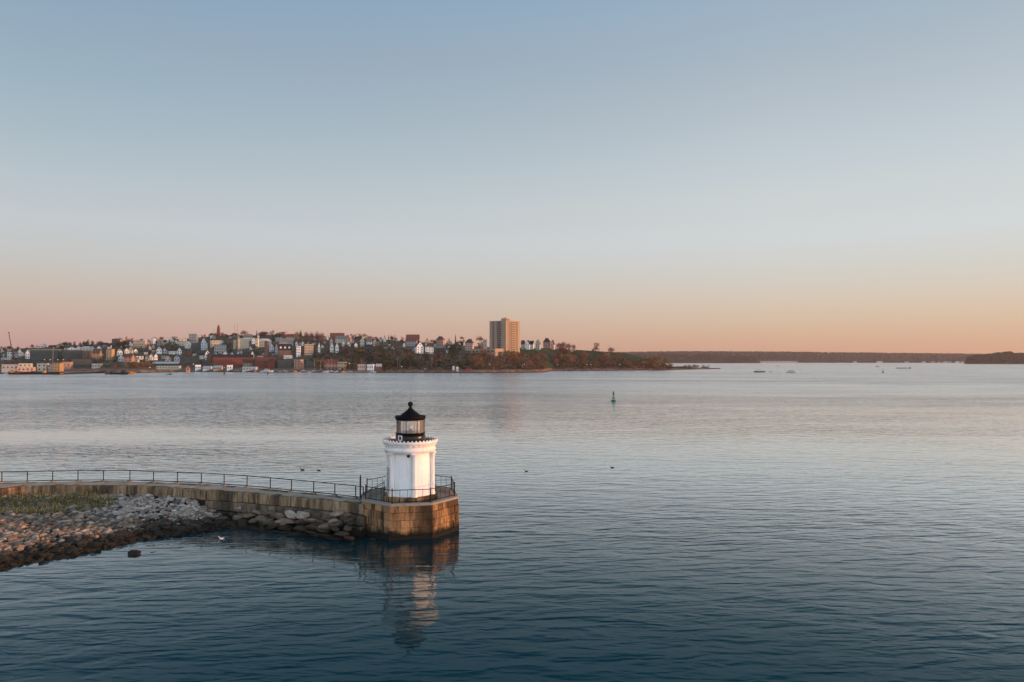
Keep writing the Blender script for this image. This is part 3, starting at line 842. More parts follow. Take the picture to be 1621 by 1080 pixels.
ZL = {'p': ('pale grey broken stone in the light heap of rubble below the breakwater wall', 'pale rubble below the wall'),
      'w': ('orange lit broken stone on the sunlit lower part of the rubble bank', 'warm stones on the lower bank'),
      'm': ('mottled grey brown stone in the middle of the rubble bank beside the grass', 'grey brown stones of the bank'),
      'd': ('dark weedy stone along the wet foot of the rubble bank', 'dark stones at the water line')}
q = random.Random(42)
rock_meshes = {}
def rock_obj(name, k, mt, loc, size, rot, label, group=None, cat='stone'):
    key = (k, mt.name)
    if key not in rock_meshes:
        mb = MB(); mb.add(*ROCKS[k]); rock_meshes[key] = mb.mesh('stone_%d' % k, mt)
    o = link(name, rock_meshes[key])
    o.location = loc; o.rotation_euler = rot; o.scale = size
    tag(o, label, cat, group)
    return o
big = 0
cand = []
while len(cand) < 250:
    x, y, z, uu = bank_sample(q)
    mt, zk, grass = zone(x, y, z, uu, q)
    if grass and q.random() < 0.75: continue
    s = (0.16 + 0.26 * q.random() ** 2.0) if zk != 'd' else q.uniform(0.26, 0.48)
    if any((x - a) ** 2 + (y - b) ** 2 < (0.75 * (s + c)) ** 2 for a, b, c in cand): continue
    cand.append((x, y, s))
    lb, gr = ZL[zk]
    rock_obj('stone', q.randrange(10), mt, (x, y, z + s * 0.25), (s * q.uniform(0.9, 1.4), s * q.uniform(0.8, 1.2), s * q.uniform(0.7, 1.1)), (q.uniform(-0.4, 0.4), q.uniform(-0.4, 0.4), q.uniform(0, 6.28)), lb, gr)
# the rest of the rubble, smaller
piles = {}
for _ in range(6400):
    x, y, z, uu = bank_sample(q)
    mt, zk, grass = zone(x, y, z, uu, q)
    if grass and q.random() < 0.6: continue
    s = 0.07 + 0.20 * q.random() ** 1.6
    vs, fs = SMALL[q.randrange(8)]
    rot = Matrix.Rotation(q.uniform(0, 6.28), 3, 'Z') @ Matrix.Rotation(q.uniform(-0.6, 0.6), 3, 'X')
    sc = Vector((s * q.uniform(0.9, 1.5), s * q.uniform(0.8, 1.2), s * q.uniform(0.7, 1.1)))
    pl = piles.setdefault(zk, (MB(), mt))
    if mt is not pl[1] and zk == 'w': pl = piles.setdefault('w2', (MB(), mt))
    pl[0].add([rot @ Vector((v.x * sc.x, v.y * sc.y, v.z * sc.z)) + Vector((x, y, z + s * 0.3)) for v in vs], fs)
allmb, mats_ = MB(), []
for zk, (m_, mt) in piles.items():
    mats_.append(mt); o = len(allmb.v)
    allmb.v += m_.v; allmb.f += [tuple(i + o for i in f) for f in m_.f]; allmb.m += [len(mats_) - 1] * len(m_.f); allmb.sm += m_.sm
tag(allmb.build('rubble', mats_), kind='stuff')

# grass on top of the bank
gr_ = MB(); q = random.Random(5)
gm = [mat('olive_grass', (0.24, 0.20, 0.075), 0.9, 0.15, 1.0, island=0.35), mat('straw_grass', (0.44, 0.32, 0.14), 0.9, 0.15, 1.0, island=0.3), mat('green_grass', (0.14, 0.145, 0.05), 0.9, 0.15, 1.0, island=0.3)]
n_ = 0
while n_ < 3600:
    x, y, z, uu = bank_sample(q)
    v = 570 + (HC - z) * F / y
    edge = 812 - max(0, uu - 60) * 0.12 + 7 * noise.noise(Vector((x * 0.5, y * 0.5, 3)))
    if v > edge + 4 or uu > 190: continue
    if noise.noise(Vector((x * 0.35, y * 0.6, 9))) < -0.22: continue
    h = q.uniform(0.12, 0.38); a = q.uniform(0, 6.28); w = 0.05
    lean = Vector((q.gauss(0, 0.1), q.gauss(0, 0.1), 0))
    d = Vector((math.cos(a), math.sin(a), 0)) * w
    p = Vector((x, y, z - 0.02))
    k = noise.noise(Vector((x * 0.25, y * 0.4, 20)))
    gr_.add([p - d, p + d, p + d * 0.3 + lean + Vector((0, 0, h)), p - d * 0.3 + lean + Vector((0, 0, h))], [(0, 1, 2, 3)], 1 if k > 0.1 and q.random() < 0.8 else (2 if q.random() < 0.35 else 0))
    n_ += 1
tag(gr_.build('grass', gm), kind='stuff')

# boulders at the foot of the breakwater and by themselves in the water
def boulder(u, v, z, wpx, k, mt, label, group=None, hz=0.75, name='boulder', rz=None, cat='boulder', ry=1.0):
    p = ground_point(u, v, z); s = wpx * p.y / F / 2.1
    q2 = random.Random(int(u * 7 + v))
    return rock_obj(name, k, mt, (p.x, p.y, z + s * hz * (0.1 if name == 'rock' else 0.25)), (s, s * ry * 0.9, s * hz), (q2.uniform(-0.2, 0.2), q2.uniform(-0.15, 0.15), q2.uniform(-0.5, 0.5) if rz is None else rz), label, group, cat)
BL = 'tumbled brown boulder in the heap against the foot of the breakwater'
BG = 'boulders heaped against the breakwater'
wall_uv = [(340, 777.6), (400, 781.7), (460, 787), (520, 793), (560, 797.5), (580, 800)]
def heap_boulder(u, v, wpx, k, mt, label, group=None, hz=0.78, name='boulder', cat='boulder'):
    """a boulder leaning on the foot of the wall: how far it lies out follows from how low it sits in the heap"""
    wy = ground_point(u, lerp_t(wall_uv, u), DW).y
    Y = wy - 0.55 - max(0, v - 806) / 42.0 * 1.5
    p = at_depth(u, v, Y); s = wpx * Y / F / 2.05
    q2 = random.Random(int(u * 7 + v))
    return rock_obj(name, k, mt, (p.x, p.y, p.z), (s * q2.uniform(0.95, 1.2), s * q2.uniform(0.7, 0.95), s * hz * q2.uniform(0.7, 1.0)), (q2.uniform(-0.35, 0.35), q2.uniform(-0.25, 0.25), q2.uniform(-0.6, 0.6)), label, group, cat)
def lerp_t(tab, x):
    for (a, va), (b, vb) in zip(tab, tab[1:]):
        if x <= b: return va + (vb - va) * (x - a) / (b - a)
    return tab[-1][1]
hq = random.Random(77)
heap = []
for row, (v0, w0, w1, step) in enumerate(((812, 15, 24, 17), (819, 16, 28, 19), (826, 18, 28, 20), (834, 18, 30, 20), (842, 18, 28, 20), (848, 16, 26, 21))):
    u = 374 + hq.uniform(0, 10) + (26 if row == 0 else 0)
    while u < 556:
        v = v0 + hq.uniform(-3, 3) + (u - 374) / 190 * 5
        if not (row < 2 and 448 < u < 492): heap.append((u, min(v, 853), hq.uniform(w0, w1), row))
        u += step * hq.uniform(0.75, 1.2)
for i, (u, v, w, row) in enumerate(heap):
    wet = row >= 3 or (u > 495 and hq.random() < 0.45) or (row == 2 and hq.random() < 0.6)
    heap_boulder(u, v, w, i % 10, DARKS if wet else BOULD, 'wet dark boulder at the water line under the breakwater heap' if wet else BL, 'wet boulders under the breakwater' if wet else BG)
heap_boulder(461, 815, 25, 3, PALEB, 'left of the two pale rounded boulders side by side against the breakwater', hz=1.0)
heap_boulder(478.5, 815, 27, 7, PALEB, 'right of the two pale rounded boulders side by side against the breakwater', hz=1.0)
heap_boulder(445, 828, 30, 5, BOULD, 'big warm toned boulder low in front of the two pale rounded boulders', hz=0.8)
boulder(377, 805, 1.15, 12, 1, PALE, 'lone pale stone at the right hand end of the light rubble heap')
boulder(212, 876, 0.06, 25, 4, WARM, 'lone flat brown rock standing in the water off the rubble bank', hz=0.55, name='rock', cat='rock', rz=0.1)
boulder(240, 876, -0.10, 18, 2, DARKS, 'dark rock just breaking the surface beside the lone brown rock', hz=0.45, name='rock', cat='rock')
boulder(280, 872, -0.12, 22, 6, DARKS, 'low dark rock awash furthest out towards the small white bird', hz=0.4, name='rock', cat='rock')
boulder(151, 894, -0.08, 9, 8, DARKS, 'tiny dark rock awash off the left part of the bank', hz=0.5, name='rock', cat='rock')
boulder(590, 854.5, 0.03, 13, 9, stone_mat('sunlit_orange_stone', [(0.55, 0.28, 0.10), (0.55, 0.28, 0.10)]), 'small orange lit rock at the water line in front of the granite lighthouse base', hz=0.6, name='rock', cat='rock')  # the low sun's orange is put into this rock's colour
boulder(232, 850, 0.15, 13, 2, WARM, 'sunlit orange brown stone at the right end of the bank waterline', hz=0.8, name='rock', cat='rock')
boulder(280, 846.5, 0.12, 17, 6, WARM, 'long reddish stone alone at the edge between bank and boulders', hz=0.7, name='rock', cat='rock')
boulder(123, 826, 0.8, 12, 5, WARM, 'large pale orange pointed stone standing proud of the rubble bank', hz=1.0, name='rock', cat='rock')

# ------------------------------------------------------------------ the hill across the harbour
def lerp_table(tab, x):
    if x <= tab[0][0]: return tab[0][1]
    for (a, va), (b, vb) in zip(tab, tab[1:]):
        if x <= b: return va + (vb - va) * (x - a) / (b - a)
    return tab[-1][1]
SHORE_V = [(-400, 589.5), (0, 589.5), (100, 590.0), (200, 591.0), (240, 590.0), (300, 588.6), (420, 589.5), (560, 590.2), (650, 590.4), (760, 590.6), (860, 589.6), (866, 587.4), (960, 586.7), (1066, 585.6), (1140, 584.2)]
RIDGE_V = [(-400, 556), (0, 553), (50, 551), (100, 548), (150, 545), (200, 542), (250, 539), (300, 536), (345, 531), (400, 531), (450, 531), (500, 533), (550, 535), (600, 537), (650, 541), (700, 544), (750, 548), (800, 550), (850, 551), (900, 553), (950, 556), (985, 559), (1010, 564), (1035, 572), (1062, 581), (1070, 582.2), (1140, 583.4)]
def shore_Y(u): return ground_point(810.5, lerp_table(SHORE_V, u), 0).y
FLAT_W = [(-400, 120), (100, 90), (560, 75), (660, 40), (760, 22), (860, 14), (1000, 10), (1070, 6), (1140, 4)]
def ridge(u):
    Y = shore_Y(u) + (330 if u < 850 else max(25, 330 - (u - 850) * 1.25))
    return Y, HC + (570 - lerp_table(RIDGE_V, u)) * Y / F
def hill(u, Y):
    y0 = shore_Y(u); yr, zr = ridge(u); fw = lerp_table(FLAT_W, u)
    if Y < y0: return -0.25 * (y0 - Y)
    fz = 2.6 if u < 860 else 1.5
    if u > 1062: fz = 0.8
    if Y < y0 + 5: return fz * (Y - y0) / 5
    if Y < y0 + fw: return fz + 0.6 * (Y - y0 - 5) / fw
    if Y <= yr:
        t = (Y - y0 - fw) / (yr - y0 - fw)
        s = t ** 0.85 * (1 - 0.12 * math.sin(math.pi * t))
        return fz + 0.6 + (zr - fz - 0.6) * s
    t = (Y - yr) / 500
    return max(-4, zr * (1 - 0.35 * min(1, t) - max(0, t - 1) * 1.0))
def hill_xy(x, y): return hill(810.5 + F * x / y, y)
us = [-400 + 14 * i for i in range(111)]
hv, hf = [], []
rows = []
ts = [-0.12, -0.02, 0, 0.012, 0.03] + [0.05 + 0.95 * i / 30 for i in range(31)] + [1.1, 1.3, 1.7, 2.4, 3.0]
for u in us:
    y0 = shore_Y(u); yr, _ = ridge(u)
    for t in ts:
        Y = y0 + t * (yr - y0)
        if t == 0.012: Y = y0 + 5
        if t == 0.03: Y = y0 + 5 + 0.35 * (yr - y0) * 0.05
        z = hill(u, Y)
        if t > 0.06: z += 0.6 * noise.noise(Vector((u * 0.03, Y * 0.02, 0)))
        hv.append(((u - 810.5) / F * Y, Y, z))
nt_ = len(ts)
hf = [(i * nt_ + j, (i + 1) * nt_ + j, (i + 1) * nt_ + j + 1, i * nt_ + j + 1) for i in range(len(us) - 1) for j in range(nt_ - 1)]
def hill_material():
    m = bpy.data.materials.new('hill_ground'); m.use_nodes = True
    t = m.node_tree; b = t.nodes['Principled BSDF']; b.inputs['Roughness'].default_value = 0.95; b.inputs['Specular IOR Level'].default_value = 0.1
    g = N(t, 'ShaderNodeNewGeometry'); sp = N(t, 'ShaderNodeSeparateXYZ'); t.links.new(g.outputs['Position'], sp.inputs[0])
    n = N(t, 'ShaderNodeTexNoise', inp={'Scale': 0.02, 'Detail': 6.0, 'Roughness': 0.65}); t.links.new(g.outputs['Position'], n.inputs['Vector'])
    town = ramp(t, [(0.35, (0.085, 0.082, 0.052, 1)), (0.5, (0.15, 0.115, 0.085, 1)), (0.62, (0.10, 0.105, 0.055, 1))])
    park = ramp(t, [(0.35, (0.030, 0.052, 0.018, 1)), (0.6, (0.050, 0.070, 0.024, 1)), (0.75, (0.085, 0.075, 0.035, 1))])
    t.links.new(n.outputs[0], town.inputs[0]); t.links.new(n.outputs[0], park.inputs[0])
    px = N(t, 'ShaderNodeMapRange', inp={1: -25.0, 2: 5.0}); t.links.new(sp.outputs['X'], px.inputs[0])
    mx = N(t, 'ShaderNodeMix', data_type='RGBA'); t.links.new(px.outputs[0], mx.inputs[0]); t.links.new(town.outputs[0], mx.inputs[6]); t.links.new(park.outputs[0], mx.inputs[7])
    # the waterfront: rusty stone bank and sand
    n2 = N(t, 'ShaderNodeTexNoise', inp={'Scale': 0.15, 'Detail': 5.0}); t.links.new(g.outputs['Position'], n2.inputs['Vector'])
    sand = ramp(t, [(0.35, (0.16, 0.075, 0.045, 1)), (0.5, (0.24, 0.135, 0.085, 1)), (0.65, (0.30, 0.22, 0.16, 1))]); t.links.new(n2.outputs[0], sand.inputs[0])
    zz = N(t, 'ShaderNodeMapRange', inp={1: 3.0, 2: 3.6, 3: 1.0, 4: 0.0}); t.links.new(sp.outputs['Z'], zz.inputs[0])
    m2 = N(t, 'ShaderNodeMix', data_type='RGBA'); t.links.new(zz.outputs[0], m2.inputs[0]); t.links.new(mx.outputs[2], m2.inputs[6]); t.links.new(sand.outputs[0], m2.inputs[7])
    z3 = N(t, 'ShaderNodeMapRange', inp={1: 0.5, 2: 0.9, 3: 1.0, 4: 0.0}); t.links.new(sp.outputs['Z'], z3.inputs[0])
    m3 = N(t, 'ShaderNodeMix', data_type='RGBA'); t.links.new(z3.outputs[0], m3.inputs[0]); t.links.new(m2.outputs[2], m3.inputs[6]); m3.inputs[7].default_value = (0.05, 0.035, 0.028, 1)
    t.links.new(m3.outputs[2], b.inputs['Base Color'])
    return m
mb = MB(); mb.add(hv, hf, smooth=True)
tag(mb.build('hill', hill_material()), kind='structure')
def on_hill(u, v):
    """point of the hill seen at a photo pixel"""
    yr, zr = ridge(u); y0 = shore_Y(u)
    n = 160
    for i in range(n + 1):
        Y = y0 + (yr - y0) * i / n
        z = hill(u, Y)
        if 570 - (z - HC) * F / Y <= v: break
    return Vector(((u - 810.5) / F * Y, Y, z))

# ------------------------------------------------------------------ trees
def leaf_mat(name, c, var=0.4): return mat(name, c, 0.9, 0.2, 0.12, island=var, objrand=0.25, spec=0.1)
BARK = mat('bark', (0.085, 0.06, 0.045), 0.95, 0.2, 0.5, spec=0.1)
LEAF = {
    'rust': leaf_mat('rust_leaves', (0.19, 0.075, 0.046)), 'bare': leaf_mat('bare_twigs', (0.30, 0.135, 0.105), 0.3), 'olive': leaf_mat('olive_leaves', (0.14, 0.128, 0.052)),
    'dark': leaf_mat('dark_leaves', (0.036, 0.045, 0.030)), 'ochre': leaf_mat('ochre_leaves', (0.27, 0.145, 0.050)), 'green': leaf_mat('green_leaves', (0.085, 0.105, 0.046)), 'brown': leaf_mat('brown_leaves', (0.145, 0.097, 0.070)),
    'conifer': leaf_mat('conifer_needles', (0.022, 0.030, 0.022))}
def leafy_crown(seed, n=330, leaf=0.075, clumps=13, flat=0.85, squeeze=1.0):
    """crown for a tree one unit tall: uneven clumps of small leaf faces, broad and reaching low"""
    q = random.Random(seed); mb = MB()
    cs = []
    for i in range(clumps):
        a = q.uniform(0, 6.28); z = q.uniform(0.20, 0.86)
        k = math.sqrt(max(0.12, 1 - ((z - 0.5) / 0.46) ** 2)); r = 0.31 * math.sqrt(q.random())
        cs.append((Vector((r * k * math.cos(a) * squeeze, r * k * math.sin(a) * squeeze, z)), q.uniform(0.10, 0.19)))
    for _ in range(n):
        c, r = cs[q.randrange(clumps)]
        d = Vector((q.gauss(0, 1), q.gauss(0, 1), q.gauss(0, 1))).normalized()
        p = c + Vector((d.x, d.y, d.z * flat)) * r * q.uniform(0.4, 1.12)
        a = Vector((q.gauss(0, 1), q.gauss(0, 1), q.gauss(0, 1))).normalized(); b2 = a.orthogonal().normalized(); s = leaf * q.uniform(0.5, 1.0)
        c2 = a.cross(b2)
        mb.add([p - b2 * s * 0.5, p + c2 * s * 0.4, p + b2 * s * 0.5, p - c2 * s * 0.4], [(0, 1, 2, 3)])
    return mb
def bare_crown(seed, width=0.40, n1=9, twigs=620):
    """leafless crown: limbs that fan out from low down into a domed haze of fine twigs"""
    q = random.Random(seed); mb = MB()
    def ribbon(a, b2, w0, w1):
        d = (b2 - a).normalized(); o = d.orthogonal().normalized(); o2 = d.cross(o)
        for s in (o, o2): mb.add([a - s * w0, a + s * w0, b2 + s * w1, b2 - s * w1], [(0, 1, 2, 3)])
    for i in range(n1):
        az = 6.28 * i / n1 + q.uniform(-0.4, 0.4); z0 = q.uniform(0.10, 0.35); k = q.uniform(0.35, 0.9)
        ribbon(Vector((0, 0, z0)), Vector((width * k * math.cos(az), width * k * math.sin(az), 0.35 + 0.55 * math.sqrt(max(0, 1 - k * k)))), 0.013, 0.005)
    lobes = [(q.uniform(0, 6.28), q.uniform(0.8, 1.12)) for _ in range(5)]
    for _ in range(twigs):
        az = q.uniform(0, 6.28); k = math.sqrt(q.random()); f = q.uniform(0.45, 1.0) ** 0.6
        f *= 0.85 + 0.2 * math.sin(az * 3 + seed) * k + 0.08 * math.sin(k * 9 + seed)
        p = Vector((width * k * math.cos(az) * f, width * k * math.sin(az) * f, 0.16 + (0.82 * math.sqrt(max(0, 1 - k * k * 0.95))) * f))
        d = (p - Vector((0, 0, 0.12))).normalized() + Vector((q.gauss(0, 0.25), q.gauss(0, 0.25), q.gauss(0.1, 0.2)))
        d.normalize(); L = q.uniform(0.05, 0.13); o = d.orthogonal().normalized(); w = q.uniform(0.004, 0.012)
        o = (o * math.cos(az * 5) + d.cross(o) * math.sin(az * 5))
        mb.add([p - d * L * 0.5 - o * w, p - d * L * 0.5 + o * w, p + d * L * 0.5 + o * w * 0.5, p + d * L * 0.5 - o * w * 0.5], [(0, 1, 2, 3)])
    return mb
def cone_crown(seed, n=420, w=0.24):
    q = random.Random(seed); mb = MB()
    for _ in range(n):
        t = q.random() ** 0.7; z = 0.12 + 0.88 * (1 - t); r = w * t * (0.75 + 0.35 * math.sin(z * 40 + seed)) * q.uniform(0.4, 1.1); a = q.uniform(0, 6.28)
        p = Vector((r * math.cos(a), r * math.sin(a), z)); o = Vector((math.cos(a), math.sin(a), -0.35)) * 0.07; s = Vector((-math.sin(a), math.cos(a), 0)) * 0.045
        mb.add([p - s, p + s, p + o + s * 0.3, p + o - s * 0.3], [(0, 1, 2, 3)])
    return mb
def trunk_mesh(seed, h=0.5, r=0.022):
    q = random.Random(seed); mb = MB()
    mb.tube((0, 0, -0.06), (q.uniform(-0.01, 0.01), 0, h), r * 1.3, r * 0.6, n=6)
    for i in range(3):
        a = q.uniform(0, 6.28); mb.tube((0, 0, h * 0.35), (0.16 * math.cos(a), 0.16 * math.sin(a), h * 0.35 + 0.25), r * 0.55, r * 0.2, n=5)
    return mb
CROWN = {}
for kind_, (fn, nvar) in {'rust': ('L', 3), 'olive': ('L', 3), 'dark': ('D', 3), 'ochre': ('L', 3), 'green': ('L', 2), 'brown': ('B', 3), 'bare': ('B', 4), 'conifer': ('C', 2)}.items():
    CROWN[kind_] = []
    for k in range(nvar):
        sd = sum(map(ord, kind_)) + k * 31
        g_ = {'L': lambda: leafy_crown(sd, 620, 0.075, 13 + k), 'D': lambda: leafy_crown(sd, 760, 0.085, 15), 'B': lambda: bare_crown(sd, 0.38 + 0.03 * k), 'C': lambda: cone_crown(sd)}[fn]()
        CROWN[kind_].append(g_.mesh(kind_ + '_crown', LEAF[kind_]))
TRUNKS = [trunk_mesh(k).mesh('trunk', BARK) for k in range(3)]
TNAME = {'rust': 'tree', 'olive': 'tree', 'dark': 'tree', 'ochre': 'tree', 'green': 'tree', 'brown': 'bare_tree', 'bare': 'bare_tree', 'conifer': 'conifer_tree'}
tq = random.Random(99)
def tree(kind_, loc, h, label, group=None, wide=1.0):
    loc = Vector(loc) - Vector((0, 0, 0.13 * h))
    o = empty(TNAME[kind_], loc, tq.uniform(0, 6.28)); o.scale = (h * wide, h * wide, h)
    tag(o, label, 'tree', group)
    link('trunk', TRUNKS[tq.randrange(3)], o)
    ms = CROWN[kind_]; link('crown', ms[tq.randrange(len(ms))], o)
    return o
def tree_px(kind_, u, v_base, v_top, label, group=None, wpx=None, sink=0.0):
    p = on_hill(u, v_base); h = (v_base - v_top) * p.y / F
    w = 1.0 if wpx is None else (wpx * p.y / F) / (0.78 * h)
    return tree(kind_, (p.x, p.y, p.z - sink), h, label, group, w)

# ------------------------------------------------------------------ houses
WALLC = {'W': (0.86, 0.86, 0.85), 'C': (0.62, 0.55, 0.42), 'G': (0.34, 0.35, 0.36), 'B': (0.50, 0.57, 0.63), 'T': (0.48, 0.39, 0.29), 'K': (0.075, 0.085, 0.09), 'R': (0.22, 0.062, 0.045), 'N': (0.17, 0.105, 0.08),
         'O': (0.42, 0.29, 0.16), 'L': (0.055, 0.080, 0.078), 'P': (0.66, 0.45, 0.37), 'E': (0.42, 0.48, 0.42), 'S': (0.44, 0.26, 0.19), 'Y': (0.55, 0.53, 0.49)}
ROOFC = {'k': (0.035, 0.037, 0.042), 'b': (0.030, 0.040, 0.065), 'r': (0.19, 0.075, 0.06), 'g': (0.20, 0.20, 0.20), 'p': (0.55, 0.56, 0.56), 'd': (0.045, 0.06, 0.055), 'o': (0.26, 0.14, 0.075), 's': (0.10, 0.075, 0.065)}
def wallm(c): return mat('wall_' + {'W': 'white', 'C': 'cream', 'G': 'grey', 'B': 'pale_blue', 'T': 'tan', 'K': 'charcoal', 'R': 'brick_red', 'N': 'brown', 'O': 'ochre', 'L': 'dark_teal', 'P': 'pink', 'E': 'sage', 'S': 'salmon', 'Y': 'pale_grey'}[c], WALLC[c], 0.8, 0.06, 0.3, objrand=0.10, spec=0.15)
def roofmat(c): return mat('roofing_' + {'k': 'charcoal', 'b': 'slate_blue', 'r': 'red', 'g': 'grey', 'p': 'pale', 'd': 'dark_green', 'o': 'rust', 's': 'brown'}[c], ROOFC[c], 0.85, 0.12, 0.4, objrand=0.15, spec=0.15)
PANE = mat('window_glass', (0.030, 0.034, 0.042), 0.15, 0.1, 0.5, spec=0.6)
FRAME = mat('window_frame_white', (0.70, 0.70, 0.68), 0.6)
BRICKCH = mat('chimney_brick', (0.24, 0.09, 0.06), 0.9)
HOUSES = []
def house(kind_, u, vb, vt, wpx, wall, roof, label, cat='house', rot=None, cols=None, rows=None, depth=None, name=None, chim=True, eave=None, group=None, base=None, wins=True):
    """kind_: g gable to the front, x ridge across the view, f flat roof, h hipped, d ridge across with dormers"""
    p = on_hill(u, vb) if base is None else base
    s = p.y / F; W = wpx * s; H = (vb - vt) * s
    q = random.Random(int(u * 13 + vb * 7))
    face = -math.degrees(math.atan2(p.x, p.y))          # degrees that turn the front towards the harbour mouth
    rz = R(face * 0.75 + q.uniform(-16, 10)) if rot is None else R(rot)
    W = W * (0.68 if wpx < 13 else 0.80 if wpx < 18 else 0.88)
    D = depth or max(4.5, min(13.0, W * 1.1 if kind_ == 'g' else 7.5))
    e_ = eave if eave is not None else {'g': 0.60, 'x': 0.62, 'f': 1.0, 'h': 0.66, 'd': 0.58}[kind_]
    he = H * e_
    o = empty(name or {'house': 'house', 'shed': 'shed'}.get(cat, cat.replace(' ', '_')), (p.x, p.y + D * 0.35, p.z), rz)
    tag(o, label, cat, group)
    w2, d2 = W / 2, D / 2
    wm, rm = wallm(wall), roofmat(roof)
    mb = MB(); z0 = -4.0
    if kind_ in 'g':
        P_ = [(-w2, he), (0, H - 0.25), (w2, he)]
        vs = [(-w2, -d2, z0), (w2, -d2, z0), (w2, d2, z0), (-w2, d2, z0), (-w2, -d2, he), (w2, -d2, he), (w2, d2, he), (-w2, d2, he), (0, -d2, H - 0.15), (0, d2, H - 0.15)]
        mb.add(vs, [(0, 1, 5, 8, 4), (1, 2, 6, 5), (2, 3, 7, 9, 6), (3, 0, 4, 7)])
    elif kind_ in 'xd':
        vs = [(-w2, -d2, z0), (w2, -d2, z0), (w2, d2, z0), (-w2, d2, z0), (-w2, -d2, he), (w2, -d2, he), (w2, d2, he), (-w2, d2, he), (-w2, 0, H - 0.15), (w2, 0, H - 0.15)]
        mb.add(vs, [(0, 1, 5, 4), (1, 2, 6, 9, 5), (2, 3, 7, 6), (3, 0, 4, 8, 7)])
    else:
        mb.box((0, 0, (he + z0) / 2), (W, D, he - z0))
    wl = mb.build('wall', wm, o)
    rb = MB(); ov, th = 0.45, 0.28
    if kind_ == 'g':
        sl = (H - he) / w2
        for sg in (-1, 1):
            a = (0, H); b2 = (sg * (w2 + ov), he - ov * sl)
            vs = [(a[0], y, a[1] + dz) for y in (-d2 - ov, d2 + ov) for dz in (0, th)] + [(b2[0], y, b2[1] + dz) for y in (-d2 - ov, d2 + ov) for dz in (0, th)]
            rb.add(vs, [(0, 1, 3, 2), (4, 6, 7, 5), (1, 5, 7, 3), (0, 2, 6, 4), (0, 4, 5, 1), (2, 3, 7, 6)])
    elif kind_ in 'xd':
        sl = (H - he) / d2
        for sg in (-1, 1):
            a = (0, H); b2 = (sg * (d2 + ov), he - ov * sl)
            vs = [(x, a[0], a[1] + dz) for x in (-w2 - ov, w2 + ov) for dz in (0, th)] + [(x, b2[0], b2[1] + dz) for x in (-w2 - ov, w2 + ov) for dz in (0, th)]
            rb.add(vs, [(0, 1, 3, 2), (4, 6, 7, 5), (1, 5, 7, 3), (0, 2, 6, 4), (0, 4, 5, 1), (2, 3, 7, 6)])
    elif kind_ == 'h':
        r_ = max(0.1, w2 - d2 * 0.9)
        vs = [(-w2 - ov, -d2 - ov, he), (w2 + ov, -d2 - ov, he), (w2 + ov, d2 + ov, he), (-w2 - ov, d2 + ov, he), (-r_, 0, H), (r_, 0, H)]
        rb.add(vs, [(3, 2, 1, 0), (0, 1, 5, 4), (1, 2, 5), (2, 3, 4, 5), (3, 0, 4)])
    else:
        rb.box((0, 0, H + 0.1), (W + 0.3, D + 0.3, 0.35))
    rf = rb.build('roof', rm, o)
    if chim and kind_ != 'f' and W > 7:
        cb_ = MB(); cx = q.uniform(-0.25, 0.25) * W; cb_.box((cx if kind_ != 'g' else w2 * 0.3, d2 * 0.2, H - 0.1), (0.8, 0.8, 2.2)); cb_.build('chimney', BRICKCH, rf)
    if wins:
        nc = cols or max(2, min(9, int(W / 3.2))); nr = rows or max(1, min(5, int(he / 2.9)))
        ww, wh = min(1.15, W / nc * 0.42), min(1.55, he / nr * 0.47)
        for r_ in range(nr):
            for c_ in range(nc):
                x = -w2 + W * (c_ + 0.5) / nc; z = he * (r_ + 0.55) / nr
                wb_ = MB(); wb_.box((x, -d2 - 0.03, z), (ww, 0.12, wh)); wb_.build('window', PANE, o)
        if kind_ == 'g' and H - he > 2.4 and W > 6:
            wb_ = MB(); wb_.box((0, -d2 - 0.03, he + (H - he) * 0.34), (1.1, 0.12, 1.3)); wb_.build('window', PANE, o)
    if kind_ == 'd':
        for c_ in range(3):
            x = -w2 + W * (c_ + 0.5) / 3; db_ = MB(); yy = -d2 * 0.62; zz = he + (H - he) * 0.32
            db_.add([(x - 1.1, yy - 1, zz - 0.6), (x + 1.1, yy - 1, zz - 0.6), (x + 1.1, yy + 2, zz - 0.6), (x - 1.1, yy + 2, zz - 0.6), (x - 1.1, yy - 1, zz + 0.9), (x + 1.1, yy - 1, zz + 0.9), (x + 1.1, yy + 2, zz + 0.9), (x - 1.1, yy + 2, zz + 0.9), (x, yy - 1, zz + 1.9), (x, yy + 2, zz + 1.9)],
                    [(0, 1, 5, 8, 4), (1, 2, 6, 5), (3, 0, 4, 7), (4, 8, 9, 7), (8, 5, 6, 9)])
            db_.build('dormer', wallm('W'), rf)
    HOUSES.append((u, vb, vt, wpx))
    return o

# ------------------------------------------------------------------ every building of the town, read off the photograph from left to right
H = house
# left end: streets behind the pier
H('f', 14, 567, 558, 10, 'W', 'p', 'boxy white building right behind the crane boom, nearest the left edge', cat='building', name='building')
H('x', 22, 567, 557.5, 9, 'Y', 'g', 'pale grey house squeezed between the boxy white building and the stepped white house')
H('g', 30, 566, 552.5, 8, 'W', 'p', 'white gabled house standing a little above the grey one beside the crane')
H('x', 9, 571, 567, 15, 'W', 'p', 'long low white shed under the boxy white building by the crane', cat='shed', cols=4)
H('g', 43.5, 568, 553.5, 9, 'W', 'g', 'tall white gabled house with one round dark attic window, left of the long green warehouse')
H('x', 65, 551, 546, 15, 'Y', 'p', 'low house with a wide pale roof on the skyline above the long green warehouse', rows=1)
H('x', 81, 551, 547, 12, 'K', 'k', 'dark low house with a charcoal roof on the skyline, right of the wide pale roof', rows=1)
H('g', 91, 552, 544.5, 8, 'G', 'g', 'small grey gabled house just left of the first dark evergreen clump')
H('f', 69, 571, 554, 44, 'L', 'p', 'long dark green warehouse with a pale flat roof behind the pier', cat='warehouse', name='warehouse', cols=9, rows=2, depth=14)
